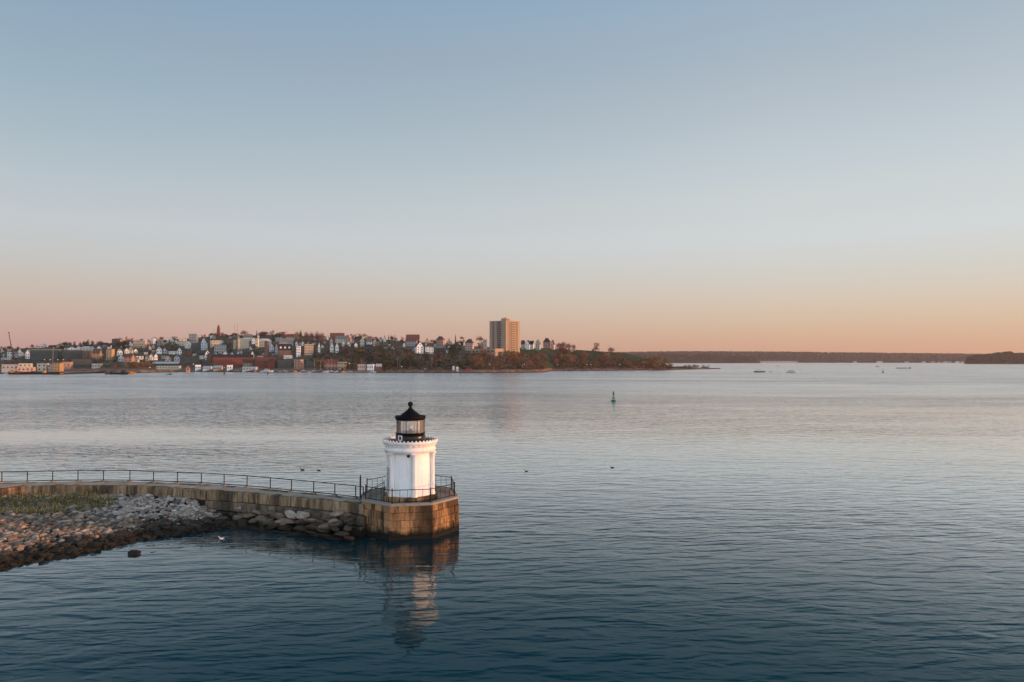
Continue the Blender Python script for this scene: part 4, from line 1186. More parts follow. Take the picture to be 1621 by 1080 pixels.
H('f', 113, 569, 555, 28, 'L', 'd', 'dark teal block with a green roof beside the long green warehouse', cat='building', name='building', cols=7, rows=3)
H('g', 111, 557, 549, 15, 'W', 'p', 'wide white gabled house with a dark porch below the left evergreen clump', rows=1)
H('g', 123, 557, 547.8, 11, 'W', 'g', 'narrower white gabled house below the gap between the evergreen clumps', rows=1)
H('h', 135, 558, 548.5, 19, 'Y', 'p', 'large house with a broad pale hipped roof below the right evergreen clump', rows=1)
H('g', 145, 557, 548.5, 8, 'E', 'p', 'small pale sage gabled house right of the broad pale hipped roof')
H('g', 156, 555, 547.5, 8, 'W', 'g', 'little white gabled house above the olive roofed lit building')
H('f', 136, 569, 556, 15, 'N', 'k', 'brown timber fronted block between the teal block and the orange lit building', cat='building', name='building', rows=3)
H('x', 152, 569, 553, 13, 'O', 's', 'ochre building catching the sun under a brown pitched roof', cat='building', name='building', rot=10)
H('f', 173, 570, 553, 12, 'O', 's', 'tall narrow ochre block with a bright orange right hand wall', cat='building', name='building', rot=6, rows=5)
H('f', 128, 580, 568.5, 31, 'K', 'k', 'dark concrete parking deck with horizontal bands behind the pier', cat='parking deck', name='parking_deck', cols=10, rows=3, depth=18)
H('f', 181, 549, 537, 11, 'K', 'k', 'dark flat roofed block on the ridge with one white side wall', rot=8, rows=2, chim=False)
H('x', 165, 551, 543, 10, 'G', 'k', 'grey house with a dark roof left of the dark block with the white side')
H('g', 188, 563, 552.5, 11, 'W', 'g', 'white gabled house just right of the tall ochre block')
H('g', 190, 573, 562.5, 11, 'B', 'g', 'pale blue gabled house below the white one beside the ochre block')
H('g', 200, 561, 550.5, 9, 'W', 'k', 'white house with a dark roof above the orange brick house')
H('x', 203, 574, 560.5, 14, 'S', 's', 'orange brick house with a dark roof at the left of the hillside houses')
H('f', 152, 583, 576.5, 15, 'Y', 'p', 'low pale grey shed beside the parking deck', cat='shed', cols=3, rows=1)
H('x', 182, 583, 577.5, 10, 'R', 'r', 'small red hut behind the stone bank, right of the low pale shed', cat='hut', name='hut', rows=1)
# 200 - 310
H('f', 220, 551, 540, 20, 'T', 'p', 'tan flat roofed apartment house high on the hill', cat='apartment house', name='apartment_house', cols=6, rows=3)
H('g', 227, 551, 543, 7, 'W', 'g', 'tiny white gabled house in front of the tan flat roofed apartments')
H('f', 241, 545, 536, 6, 'W', 'p', 'narrow white block on the ridge right of the tan apartments', rows=3, cols=2)
H('x', 252, 550, 538, 10, 'G', 'g', 'grey house right of the narrow white ridge block')
H('g', 264, 543, 534.5, 5, 'W', 'p', 'tiny white gable peeping over the olive tree on the ridge')
H('g', 206, 561, 549, 9, 'C', 'g', 'cream gabled house above the orange brick one, leftmost of the cream and white pair')
H('g', 214, 561, 551.5, 8, 'W', 'k', 'white gabled house, the right one of the cream and white pair')
H('x', 218, 569, 560, 16, 'W', 'd', 'wide white house under a spreading dark green roof')
H('g', 214, 573.5, 566, 11, 'E', 'g', 'sage green cottage below the spreading dark green roof')
H('g', 232, 572, 562.5, 6, 'C', 's', 'small cream cottage left of the double white gables')
H('g', 239, 570.5, 560.5, 7, 'W', 'g', 'left half of the bright double white gables low on the hill')
H('g', 246, 570.5, 559.5, 7, 'W', 'g', 'right half of the bright double white gables low on the hill')
H('g', 250.5, 560, 549, 11, 'W', 'g', 'big white gabled house above the double white gables')
H('g', 261, 560, 550.5, 9, 'B', 'b', 'bluish white gabled house right of the big white gable')
H('x', 273, 561, 552.5, 15, 'W', 'b', 'long white house with a dark blue roof in the middle of the white row')
H('g', 283, 562, 550.5, 9, 'W', 'k', 'brightest white gabled house at the right end of the white row')
H('g', 265, 572, 562.5, 12, 'G', 'k', 'grey gabled house below the long white house')
H('g', 279, 572, 562.5, 12, 'B', 'b', 'pale blue gabled house with a slate blue roof below the brightest white gable')
H('x', 262, 579.5, 573, 44, 'K', 'p', 'long low dark shed with a pale roof line above the stone bank', cat='shed', rows=1, cols=8, chim=False)
H('f', 266, 585, 579.5, 38, 'E', 'g', 'long low sage green shed right behind the stone bank', cat='shed', rows=1, cols=8)
H('f', 288, 548, 535, 14, 'C', 'p', 'cream flat roofed house left of the big grey glassy house on the ridge', rows=3)
H('g', 296, 552, 541, 10, 'W', 'p', 'white house stepping down below the cream flat roofed house')
H('f', 305, 546, 529, 15, 'G', 'p', 'big grey modern flat roofed house on the ridge left of the brick tower', rows=4)
H('x', 299, 564, 552.5, 12, 'R', 's', 'red brick house right of the white row')
H('g', 296.5, 587.5, 579.5, 7, 'S', 'r', 'small salmon gabled hut standing on the beach', cat='hut', name='hut', rows=1, cols=1, base=ground_point(296.5, 587.4, 2.0))
# 300 - 410
H('f', 309, 555, 543, 17, 'K', 'p', 'dark grey block with a white parapet below the big grey modern house', rows=3)
H('g', 322, 554, 534.5, 12, 'B', 'b', 'tall blue gabled house right of the dark grey block with white parapet')
H('f', 340, 549, 539.5, 18, 'C', 'p', 'cream flat roofed house below the brick tower', rows=2)
H('f', 348, 560, 546, 20, 'G', 'k', 'grey flat block with white window trim above the red brick factory', rows=3, cols=5)
H('g', 341.5, 557, 549, 6, 'W', 'g', 'bright narrow white gable in front of the grey flat block')
H('f', 370.5, 553, 538.5, 6, 'C', 'p', 'stack of cream balconies at the left end of the cream apartments', cat='building', name='building', rows=4, cols=1)
H('f', 384, 553, 536.5, 19, 'C', 'p', 'cream apartment house with rows of balconies in the upper town', cat='apartment house', name='apartment_house', rows=5, cols=6)
H('x', 391, 540, 529.5, 16, 'B', 'g', 'pale blue house on the ridge above the cream apartments')
H('g', 401, 545, 534.5, 8, 'W', 'g', 'white gabled house right of the pale blue ridge house')
H('g', 328, 570, 554, 11, 'W', 'k', 'large white gabled house at the left corner of the red brick factory')
H('x', 319, 569, 559, 10, 'W', 'k', 'low white wing left of the large white gable beside the factory')
H('x', 331, 572, 560, 9, 'R', 's', 'small dark red house tucked between the white gable and the factory')
H('g', 342, 566, 557.5, 8, 'Y', 'k', 'leftmost of the three pale gables peeping over the long factory roof')
H('g', 355.5, 566, 556, 9, 'W', 'k', 'middle and brightest of the three pale gables over the long factory roof')
H('g', 367.5, 566, 557.5, 8, 'Y', 'k', 'rightmost of the three pale gables peeping over the long factory roof')
H('g', 399, 571, 556, 7, 'W', 'k', 'narrow tall white house at the right end of the factory roof')
H('x', 367, 582, 562, 66, 'R', 'k', 'long red brick factory with a dark roof on the waterfront', cat='factory', name='factory', rows=2, cols=14, depth=16, rot=18, eave=0.78)
H('x', 391, 582.5, 569, 17, 'O', 's', 'ochre fronted annexe at the right end of the red brick factory', cat='building', name='building', rot=18)
H('f', 312, 586, 578.5, 12, 'W', 'p', 'white box trailer parked on the waterfront, leftmost of the white row', cat='trailer', name='trailer', rows=1, cols=3)
H('x', 327.5, 586, 580.5, 14, 'W', 'p', 'long white boat shed left of the middle of the waterfront row', cat='shed', rows=1, cols=4, chim=False)
H('x', 344, 586, 579.5, 15, 'P', 'p', 'pinkish white shed on the waterfront in front of the brick factory', cat='shed', rows=1, cols=4, chim=False)
H('f', 362.5, 586, 578.5, 11, 'W', 'p', 'square white trailer in front of the middle of the brick factory', cat='trailer', name='trailer', rows=1, cols=2)
H('x', 395, 586.5, 581.5, 24, 'Y', 'p', 'long pale tent roofed shed below the ochre annexe', cat='tent', name='tent', rows=1, cols=4, chim=False)
# 400 - 510
H('x', 418, 583, 566, 34, 'R', 'r', 'bright red industrial hall with a red roof right of the brick factory', cat='hall', name='hall', rows=2, cols=7, rot=15, depth=14)
H('x', 430, 583.5, 568, 13, 'R', 'r', 'red gabled end block of the bright red industrial hall', cat='hall', name='hall', rot=-14)
H('f', 411, 571, 564.5, 12, 'S', 'p', 'low salmon hut with a white edged roof behind the red hall', cat='hut', name='hut', rows=1, cols=2)
H('f', 450, 583, 570.5, 24, 'K', 'k', 'charcoal warehouse right of the red hall', cat='warehouse', name='warehouse', rows=2, cols=5, depth=14)
H('f', 472, 584, 570, 13, 'S', 'p', 'salmon painted block right of the charcoal warehouse', cat='building', name='building', rot=-8)
H('d', 450, 566, 545, 22, 'N', 'k', 'dark brown brick apartment house with white dormers', cat='apartment house', name='apartment_house', rows=4, cols=6, rot=20)
H('f', 455, 568, 563, 16, 'W', 'p', 'low white flat garage in front of the brown brick apartments', cat='garage', name='garage', rows=1, cols=4)
H('f', 471.5, 565, 548, 9, 'W', 'g', 'tall white flat fronted house right of the brown brick apartments', rows=4, cols=3)
H('f', 488, 562, 545.5, 17, 'T', 'p', 'tan apartment house with a grid of windows', cat='apartment house', name='apartment_house', rows=4, cols=6)
H('g', 504.5, 560, 542, 5, 'W', 'g', 'very narrow white house right of the tan apartments', rows=3, cols=1)
H('x', 452, 549, 536, 23, 'G', 'g', 'long grey house above the brown brick apartments', rows=3, cols=7)
H('h', 418, 549, 536.5, 22, 'C', 'p', 'cream house under a pale hipped roof in the upper town', rows=2)
H('f', 421, 568, 541, 7, 'N', 's', 'tall narrow brown building behind the red hall', cat='building', name='building', rows=6, cols=2)
H('g', 429, 557, 543.5, 10, 'B', 'b', 'blue white house with a dark bay right of the tall brown building')
H('g', 437, 562, 545, 6, 'B', 'g', 'slim pale blue house left of the brown brick apartments')
H('x', 459, 540, 529, 15, 'P', 'r', 'pinkish house under a red roof on the ridge, left of the orange one')
H('x', 471, 541, 529.5, 13, 'S', 'o', 'sunlit orange house with a rust roof on the ridge')
H('g', 469.5, 548, 540.5, 5, 'W', 'g', 'left of two tiny white gables under the orange ridge house')
H('g', 478.5, 548, 540.5, 5, 'W', 'g', 'right of two tiny white gables under the orange ridge house')
H('x', 440, 541, 529, 12, 'G', 'k', 'grey ridge house below the reddest trees')
H('x', 425, 541, 530.5, 12, 'N', 's', 'brown ridge house left of the grey one under the red trees')
H('f', 406, 552, 536, 6, 'C', 'p', 'narrow cream block beside the white gable in the upper town', rows=3, cols=2)
# waterfront 500 - 610
H('x', 524, 584.5, 569.5, 23, 'S', 'r', 'salmon boathouse with a red roof behind the masts', cat='boathouse', name='boathouse', rows=2, cols=5, rot=6)
H('f', 541, 585, 573, 15, 'T', 'g', 'tan flat block right of the salmon boathouse', cat='building', name='building', rows=2, cols=4)
H('f', 572, 586.5, 577.5, 15, 'P', 'p', 'pinkish half of the long white trailer at the right end of the boatyard', cat='trailer', name='trailer', rows=1, cols=4)
H('f', 586.5, 586.5, 577.5, 13, 'W', 'p', 'white half of the long trailer at the right end of the boatyard', cat='trailer', name='trailer', rows=1, cols=3)
H('x', 599, 586, 576.5, 12, 'N', 'p', 'small brown kiosk with a cream roof right of the long trailer', cat='kiosk', name='kiosk', rows=1, cols=2)
H('x', 533, 541, 527.5, 24, 'N', 'r', 'long house under a dark red roof on the ridge right of the tall bare trees', rows=2)
H('x', 541, 543, 532, 22, 'Y', 'g', 'long pale grey house in front of the dark red roof')
H('f', 551, 546, 535, 12, 'S', 'o', 'orange lit flat house right of the long pale grey house', rows=2)
H('g', 543, 549, 539.5, 6, 'W', 'g', 'left of two low white gables under the orange lit flat house')
H('g', 552, 549, 539.5, 6, 'W', 'g', 'right of two low white gables under the orange lit flat house')
H('g', 524, 548, 536, 7, 'C', 'p', 'small cream gable above the big white twin house')
H('g', 524.5, 558.5, 542, 8, 'W', 'g', 'left wing of the big white twin house on the wooded slope')
H('g', 533, 559, 542.5, 8, 'W', 'g', 'right wing of the big white twin house on the wooded slope', rot=14)
H('g', 563, 551, 542.5, 7, 'W', 'k', 'small white house right of the two low white gables')
H('g', 573, 549, 535, 9, 'E', 'p', 'pale sage gabled house in the middle of the right hand terrace')
H('x', 584, 549, 536.5, 12, 'B', 'g', 'pale blue house right of the sage gable')
H('g', 593, 548, 536.5, 8, 'P', 's', 'pinkish house at the right end of the terrace above the dark wood')
H('x', 583, 554, 546, 14, 'K', 'b', 'dark house with a slate blue roof below the pale blue one')
H('x', 566, 545, 533.5, 11, 'K', 'k', 'dark roofed house on the ridge above the sage gable')
# 600 - 770
H('x', 651, 548, 535, 20, 'G', 'r', 'long grey house with a red brown roof left of the great white house')
H('x', 653, 545, 530, 23, 'N', 'r', 'long red brown roof on the skyline above the great white house')
H('g', 663, 560, 541, 14, 'W', 'b', 'left gabled wing of the great white house, the largest on the slope', rot=22)
H('h', 679, 560, 543.5, 16, 'W', 's', 'right hip roofed wing of the great white house', rot=14)
H('g', 676, 550, 535.5, 9, 'P', 'k', 'pink gable rising behind the great white house')
H('x', 629, 554, 541, 11, 'N', 's', 'small brown house among trees left of the great white house')
H('h', 697, 548, 532.5, 15, 'S', 's', 'orange lit house with a dark hipped roof right of the great white house', rot=-16)
H('x', 697, 558, 546.5, 14, 'K', 'g', 'dark house with a grey roof below the orange hip roofed one')
H('h', 743, 555, 537, 15, 'P', 's', 'pinkish white house with a reddish porch left of the big rust coloured tree', rot=-14)
H('f', 767.5, 557, 538, 9, 'E', 'p', 'pale sage house hard against the left side of the tower block', rows=3)
# 820 - 880 beyond the tower
H('x', 828, 553, 539, 7, 'G', 'k', 'grey house just right of the tower block')
H('g', 836, 553.5, 539, 9, 'W', 'k', 'white gabled house with a porch, second house right of the tower block', rot=-18)
H('x', 842, 553, 540, 8, 'W', 'k', 'white wing with a dark roof between the porch house and the sage beige house', rot=-12)
H('g', 852, 554, 538, 10, 'E', 'g', 'sage beige gabled house in the row right of the tower block')
H('h', 866, 554, 535.5, 13, 'S', 'k', 'large orange cream house with dark turrets at the right end of the row', rot=-20, rows=3)
H('g', 875, 554, 538.5, 8, 'P', 'k', 'pink house with a steep dark roof at the very end of the row', rot=-20)
# pier buildings at far left
def pier(u, v): return ground_point(u, v, 2.2)
H('f', 13, 583, 572.5, 24, 'G', 'g', 'grey flat shed at the left end of the pier', cat='shed', rows=1, cols=4, base=pier(13, 587.5), depth=9)
H('f', 37, 583, 572, 19, 'C', 'p', 'pale block with three small windows on the pier', cat='building', name='building', rows=2, cols=3, base=pier(37, 587), depth=9)
H('f', 39, 583, 576.5, 25, 'P', 'p', 'long low pink block in front of the pale one on the pier', cat='building', name='building', rows=1, cols=4, base=pier(39, 588.5), depth=7)
H('x', 55.5, 584, 577, 9, 'R', 'r', 'red hut between the pink block and the cream block on the pier', cat='hut', name='hut', rows=1, cols=1, base=pier(55.5, 588), chim=False)
H('f', 64.5, 584, 572, 16, 'C', 'p', 'cream pier building with four square windows', cat='building', name='building', rows=2, cols=2, base=pier(64.5, 588), depth=9)
H('f', 77, 584, 573.5, 10, 'Y', 'p', 'pale building right of the four windowed one on the pier', cat='building', name='building', rows=2, cols=2, base=pier(77, 588), depth=9)
H('f', 88, 586, 572.5, 14, 'O', 's', 'ochre scaffolded pier building catching the low sun', cat='building', name='building', rows=3, cols=3, base=pier(88, 588.2), depth=9, rot=12)
H('f', 104, 584, 573, 15, 'S', 's', 'orange brick pier building with two arched windows', cat='building', name='building', rows=1, cols=2, depth=10, rot=20)

# ---- tower block
TB = at_depth(799, 560, 905)
tb = empty('tower_block', (TB.x, TB.y, hill_xy(TB.x, TB.y)), R(-40))
tag(tb, 'tall concrete apartment tower with a sunlit orange right face, highest thing on the skyline', 'tower block')
tbz = tb.location.z
sc_ = 905 / F
TOP = HC + (570 - 509.5) * sc_ - tbz
conc = mat('tower_concrete', (0.43, 0.31, 0.225), 0.85, 0.06, 0.2, spec=0.15)
conc2 = mat('tower_dark_concrete', (0.10, 0.10, 0.105), 0.8, 0.06, 0.2)
WL, WR = 28.5, 28.5      # left (front) and right face widths in metres
mb = MB(); mb.box((0, 0, (TOP - 6) / 2), (WL, WR, TOP + 6)); mb.build('tower_wall', conc, tb)
mb = MB(); mb.box((0, 0, TOP + 0.2), (WL + 0.5, WR + 0.5, 0.9)); mb.build('parapet', conc, tb)
mb = MB(); mb.box((-1, 3, TOP + 2.6), (8.5, 8, 4.4)); mb.box((-0.4, 3, TOP + 5.2), (2.4, 2.4, 1.4)); mb.build('lift_house', conc, tb)
mb = MB(); mb.box((9, -3, TOP + 1.4), (5.5, 5.5, 2.2)); mb.build('roof_plant', conc, tb)
nf = 14; fh = (TOP - 2.5) / nf
balm = mat('balcony_white', (0.34, 0.31, 0.28), 0.7)
for k in range(nf):
    z = 2.5 + fh * (k + 0.5)
    mb = MB(); mb.box((3.2, -WL / 2 - 0.01, z), (7.0, 0.06, fh * 0.66)); mb.build('window', PANE, tb)                 # recessed flats behind the balconies
    mb = MB(); mb.box((3.2, -WL / 2 - 0.65, z - fh * 0.40), (7.2, 1.3, fh * 0.26)); mb.build('balcony', balm, tb)
    mb = MB(); mb.box((-7.6, -WL / 2 - 0.01, z), (3.4, 0.08, fh * 0.6)); mb.build('window', PANE, tb)
    for y, w in ((-7.4, 3.0), (7.0, 3.0)):
        mb = MB(); mb.box((WL / 2 + 0.01, y, z), (0.08, w, fh * 0.62)); mb.build('window', PANE, tb)
    mb = MB(); mb.box((WL / 2 + 0.01, -0.2, z), (0.08, 7.0, fh * 0.5)); mb.build('window', PANE, tb)
    mb = MB(); mb.box((WL / 2 + 0.6, -0.2, z - fh * 0.40), (1.2, 7.6, fh * 0.3)); mb.build('balcony', conc, tb)
fl = MB()
for k in range(nf + 1): fl.box((0, 0, 2.5 + fh * k), (WL + 0.24, WR + 0.24, 0.3))
fl.build('floor_bands', mat('floor_band', (0.30, 0.25, 0.20), 0.85), tb)
for y in (-10.2, -4.6, 4.3, 9.8):
    mb = MB(); mb.box((WL / 2 + 0.2, y, TOP / 2 + 1), (0.4, 0.7, TOP - 2)); mb.build('rib', conc, tb)
for x in (-0.9, 7.3):
    mb = MB(); mb.box((x, -WR / 2 - 0.6, TOP / 2 + 1), (0.6, 1.2, TOP - 2)); mb.build('rib', conc, tb)
# podium
PC = at_depth(784, 560, 872)                       # its near corner
PW, PDp = 42.0, 48.0
PD = PC + Matrix.Rotation(R(-40), 3, 'Z') @ Vector((-PW / 2, PDp / 2, 0))
pod = empty('podium', (PD.x, PD.y, hill_xy(PC.x, PC.y) - 1), R(-40))
tag(pod, 'long flat grey podium at the foot of the tower block with an orange lit end', 'podium')
pz = HC + (570 - 552.5) * 872 / F - pod.location.z
mb = MB(); mb.box((0, 0, pz / 2 - 4), (PW, PDp, pz + 8)); mb.build('podium_wall', conc, pod)
mb = MB(); mb.box((0, 0, pz + 0.15), (PW + 0.6, PDp + 0.6, 0.5)); mb.build('roof_edge', conc, pod)
for i in range(6):
    mb = MB(); mb.box((-17 + i * 6.6, -PDp / 2 - 0.02, pz - 3.0), (3.6, 0.1, 1.8)); mb.build('opening', PANE, pod)

# ---- brick observatory tower
OB = on_hill(345.5, 533)
ob = empty('observatory_tower', (OB.x, OB.y, OB.z))
tag(ob, 'dark red tapering octagonal brick tower with a small domed cupola on the skyline', 'tower')
s = OB.y / F
hz = (533 - 519.5) * s
mb = MB(); mb.lathe([(3.3, -3), (3.3, 0), (2.2, hz)], 8, smooth=False); mb.build('tower_shaft', mat('tower_shingle', (0.17, 0.055, 0.045), 0.9), ob)
mb = MB(); mb.lathe([(2.2, hz), (2.7, hz + 0.1), (2.7, hz + 0.5), (1.6, hz + 0.5), (1.6, hz + 2.6), (1.9, hz + 2.8), (1.0, hz + 3.8), (0.2, hz + 4.6), (0.05, hz + 5.6)], 8, smooth=False); mb.build('cupola', mat('cupola_red', (0.13, 0.05, 0.045), 0.7), ob)
for k in range(3):
    mb = MB(); mb.box((0, -3.05 + 0.32 * k, 2.5 + k * hz * 0.3), (0.8, 0.5, 1.3)); mb.build('window', PANE, ob)

# ---- radio masts
for u, vb, vt, lb in ((375.3, 531, 511.5, 'tall thin red lattice radio mast on the skyline right of the brick tower'), (371, 531, 514, 'shorter thin red mast left beside the tall one on the skyline'), (338.5, 532, 521, 'hair thin pole left of the brick tower')):
    p = on_hill(u, vb); s = p.y / F; h = (vb - vt) * s
    o = empty('radio_mast', p); tag(o, lb, 'mast')
    mb = MB(); mr_ = mat('mast_red', (0.42, 0.12, 0.09), 0.7)
    for a in (0, 2.09, 4.19): mb.tube((0.3 * math.cos(a), 0.3 * math.sin(a), 0), (0.1 * math.cos(a), 0.1 * math.sin(a), h), 0.07, 0.05, n=4)
    for i in range(int(h / 1.2)):
        a = 2.09 * (i % 3); r = 0.3 - 0.2 * i * 1.2 / h; mb.tube((r * math.cos(a), r * math.sin(a), i * 1.2), (r * math.cos(a + 2.09), r * math.sin(a + 2.09), (i + 1) * 1.2), 0.04, n=3)
    mb.build('lattice', mr_, o)
    mb = MB(); mb.box((0, 0, h * 0.82), (0.9, 0.5, 1.6)); mb.build('antenna', mat('antenna_grey', (0.4, 0.4, 0.4)), o)

# the smaller houses between the ones named above, too alike and too far to tell apart
q = random.Random(61)
n_ = 0; tries = 0
while n_ < 62 and tries < 4000:
    tries += 1
    u = q.uniform(2, 600) if q.random() < 0.85 else q.uniform(600, 710)
    vb = lerp_table(RIDGE_V, u) + 3 + q.random() * (570 - lerp_table(RIDGE_V, u) - 4) if u < 470 else lerp_table(RIDGE_V, u) + 2 + q.random() * 16
    w = q.uniform(4.5, 7.5); h = q.uniform(5.5, 8.5)
    if any(abs(u - hu) < (w + hw) / 2 * 0.8 and vb - h < hb and vb > ht + 1 for hu, hb, ht, hw in HOUSES): continue
    H(q.choice('gggxxh'), u, vb, vb - h, w, q.choice('WWWCYBGPE'), q.choice('kkgbsk'), 'small plain house tucked between the larger houses and trees on the town hill', group='small houses filling the town hill', cols=2, rows=2, chim=q.random() < 0.4)
    n_ += 1

# ------------------------------------------------------------------ trees of the town and the headland
tq = random.Random(17)
def covers(u, vb, h):
    for hu, hb, ht, hw in HOUSES:
        if abs(u - hu) < hw / 2 + 2.5 and vb > hb - 1 and vb - h < hb - 3: return True
    return False
# evergreens and other trees one can tell apart
for u, vb, vt, w, lb in ((97, 553, 541, 10, 'leftmost tree of the left dark evergreen clump on the ridge'), (104, 553, 538, 12, 'tallest tree of the left dark evergreen clump on the ridge'), (112, 553, 539.5, 11, 'third tree of the left dark evergreen clump on the ridge'), (118, 553, 537.5, 7, 'thin ragged right end tree of the left evergreen clump'),
                         (127, 553, 540, 9, 'low left tree of the right dark evergreen clump'), (133, 553, 537, 11, 'second tree of the right dark evergreen clump'), (139, 553, 535, 10, 'tallest tree of the right dark evergreen clump'), (145, 552, 537, 9, 'right end tree of the right dark evergreen clump')):
    tree_px('dark', u, vb, vt, lb, 'dark evergreen clumps on the ridge', w)
for k, u, vb, vt, w, lb in (('rust', 199.5, 546, 527.5, 6, 'tall narrow rust topped tree on the ridge left of the tan apartments'), ('olive', 188, 549, 532, 22, 'broad olive brown tree right of the dark block with the white side'), ('dark', 196, 552, 538, 14, 'dark tree in front of the broad olive brown one on the ridge'),
                            ('olive', 259, 553, 538, 16, 'left half of the yellow green trees between the ridge houses'), ('olive', 271, 552, 537, 18, 'right half of the yellow green trees between the ridge houses'), ('rust', 277, 541, 529.5, 10, 'rusty round tree on the ridge left of the cream flat roofed house'),
                            ('dark', 356, 557, 538, 12, 'dark evergreen right of the cream flat house below the brick tower'), ('dark', 363, 558, 540, 10, 'dark evergreen left of the cream apartment balconies'), ('olive', 372, 538, 525, 10, 'olive tree under the tall red mast'),
                            ('bare', 386, 533, 519.5, 13, 'pale pink leafless round tree on the skyline right of the masts'), ('conifer', 406, 538, 521, 6, 'thin spiky tree standing above the ridge in the middle of the town'), ('green', 406, 561, 544, 12, 'green tree left of the cream hipped house'),
                            ('dark', 475.5, 541, 519.5, 6, 'dark narrow tree left of the tall pink bare trees'), ('ochre', 470, 538, 522, 9, 'ochre round tree above the orange ridge house'),
                            ('bare', 485, 546, 518, 13, 'first of the tall pinkish bare trees standing over the ridge'), ('bare', 493, 546, 518.5, 11, 'second of the tall pinkish bare trees standing over the ridge'), ('bare', 502, 546, 518, 13, 'third of the tall pinkish bare trees standing over the ridge'), ('bare', 509, 546, 520, 12, 'last of the tall pinkish bare trees, next to the dark red roof'),
                            ('ochre', 503, 584, 565, 9, 'left of the orange ochre trees behind the boatyard masts'), ('ochre', 510, 584, 565.5, 9, 'right of the orange ochre trees behind the boatyard masts'), ('olive', 470, 561, 544, 10, 'olive tree between the brown brick apartments and the white flat front'),
                            ('rust', 551, 585, 570, 13, 'dark red leafless tree right of the tan flat block on the waterfront'), ('ochre', 562, 584, 570, 9, 'ochre tree behind the pinkish trailer'), ('ochre', 577, 583, 569, 9, 'ochre tree behind the white trailer'),
                            ('ochre', 546, 561, 547, 12, 'yellow ochre tree right of the big white twin house'), ('ochre', 573, 563, 550, 12, 'orange tree below the sage gable'), ('olive', 601, 557, 535, 17, 'broad olive tree above the dark wood, left of the brown house'), ('olive', 616, 559, 538, 16, 'olive tree beside the small brown house'),
                            ('conifer', 609, 541, 529, 4, 'leftmost of the three small dark spires on the skyline'), ('conifer', 615, 541, 528.5, 5, 'middle of the three small dark spires on the skyline'), ('conifer', 625, 542, 528, 5, 'rightmost of the three small dark spires on the skyline'),
                            ('rust', 644, 560, 551, 16, 'rusty bush like tree left of the great white house'), ('conifer', 721, 556, 525, 9, 'tallest dark conifer of the clump left of the pinkish white house'), ('dark', 711, 558, 533, 13, 'left dark tree of the conifer clump before the pinkish white house'), ('dark', 728, 557, 534, 14, 'right dark tree of the conifer clump before the pinkish white house'), ('dark', 720, 561, 540, 16, 'low dark tree at the foot of the conifer clump'),
                            ('ochre', 732, 545, 528.5, 12, 'left round orange tree behind the pinkish white house'), ('ochre', 742, 545, 530, 11, 'right round orange tree behind the pinkish white house'), ('ochre', 759, 556, 527.5, 18, 'big rust coloured tree between the pinkish house and the tower block'),
                            ('ochre', 760, 582, 560, 17, 'bright ochre tree at the foot of the wood below the tower block'), ('dark', 791, 565, 554, 7, 'small dark tree before the orange end of the podium'), ('dark', 809, 565, 556, 6, 'tiny dark tree before the right end of the podium'),
                            ('bare', 885, 555, 538, 13, 'left of the three pinkish bare trees at the end of the house row'), ('bare', 892, 555, 536.5, 14, 'middle and tallest of the three pinkish bare trees at the end of the house row'), ('bare', 900, 555.5, 539.5, 12, 'right of the three pinkish bare trees at the end of the house row'),
                            ('bare', 908.5, 555, 542, 8, 'small round bare tree by itself right of the pinkish bare trees'), ('ochre', 942.5, 557.8, 537, 13, 'lone oval golden tree standing on the grassy headland'),
                            ('bare', 967, 560, 546, 13, 'lone half bare tree beside the thin flagpole at the end of the headland'),
                            ('ochre', 1035, 583, 558, 26, 'tallest yellow brown tree near the tip of the headland'), ('ochre', 1050, 583.5, 561.5, 26, 'last bright ochre tree at the tip of the headland'), ('rust', 1062, 584, 573, 12, 'low rusty bush tree closing the headland at its right end')):
    tree_px(k, u, vb, vt, lb, None, w)

def band(n, u0, u1, f_v, hh, kinds, label, group, check=True, wide=(0.9, 1.5)):
    k_ = 0; tries = 0
    while k_ < n and tries < n * 30:
        tries += 1
        u = tq.uniform(u0, u1); vb = f_v(u); h = tq.uniform(*hh)
        if check and covers(u, vb, h) and tq.random() < 0.85: continue
        kd = tq.choice(kinds); lb = label
        p = on_hill(u, vb); hm = h * p.y / F
        tree(kd, p, hm, label, group, tq.uniform(*wide))
        k_ += 1
rv = lambda u: lerp_table(RIDGE_V, u)
band(16, -20, 95, lambda u: rv(u) + tq.uniform(0, 3), (5, 9), ['brown', 'rust', 'olive'], 'brown tree on the left skyline above the pier and the long green warehouse', 'left skyline trees')
band(16, 150, 300, lambda u: rv(u) + tq.uniform(0, 3), (6, 10), ['rust', 'bare', 'brown'], 'reddish brown tree on the ridge between the evergreen clumps and the grey modern house', 'ridge trees left of the brick tower')
band(18, 318, 384, lambda u: rv(u) + tq.uniform(0, 3), (4.5, 7), ['rust', 'bare', 'rust'], 'low red brown tree on the skyline around the foot of the brick tower', 'skyline trees around the brick tower')
band(16, 408, 452, lambda u: rv(u) + tq.uniform(0, 2.5), (6, 10), ['rust', 'rust', 'bare'], 'glowing red tree in the row on the skyline above the cream hipped house', 'red skyline trees', True)
band(14, 538, 600, lambda u: rv(u) + tq.uniform(0, 3), (6, 11), ['rust', 'ochre', 'bare'], 'rust coloured tree on the skyline above the right hand terrace', 'skyline trees above the terrace')
band(12, 618, 705, lambda u: rv(u) + tq.uniform(0, 4), (6, 10), ['brown', 'rust', 'olive'], 'brown tree on the skyline around the great white house', 'skyline trees by the great white house')
band(56, -10, 400, lambda u: tq.uniform(rv(u) + 7, 577), (6, 11), ['olive', 'green', 'brown', 'rust', 'brown'], 'olive or brown tree growing between the houses of the left half of the town', 'trees among the left houses')
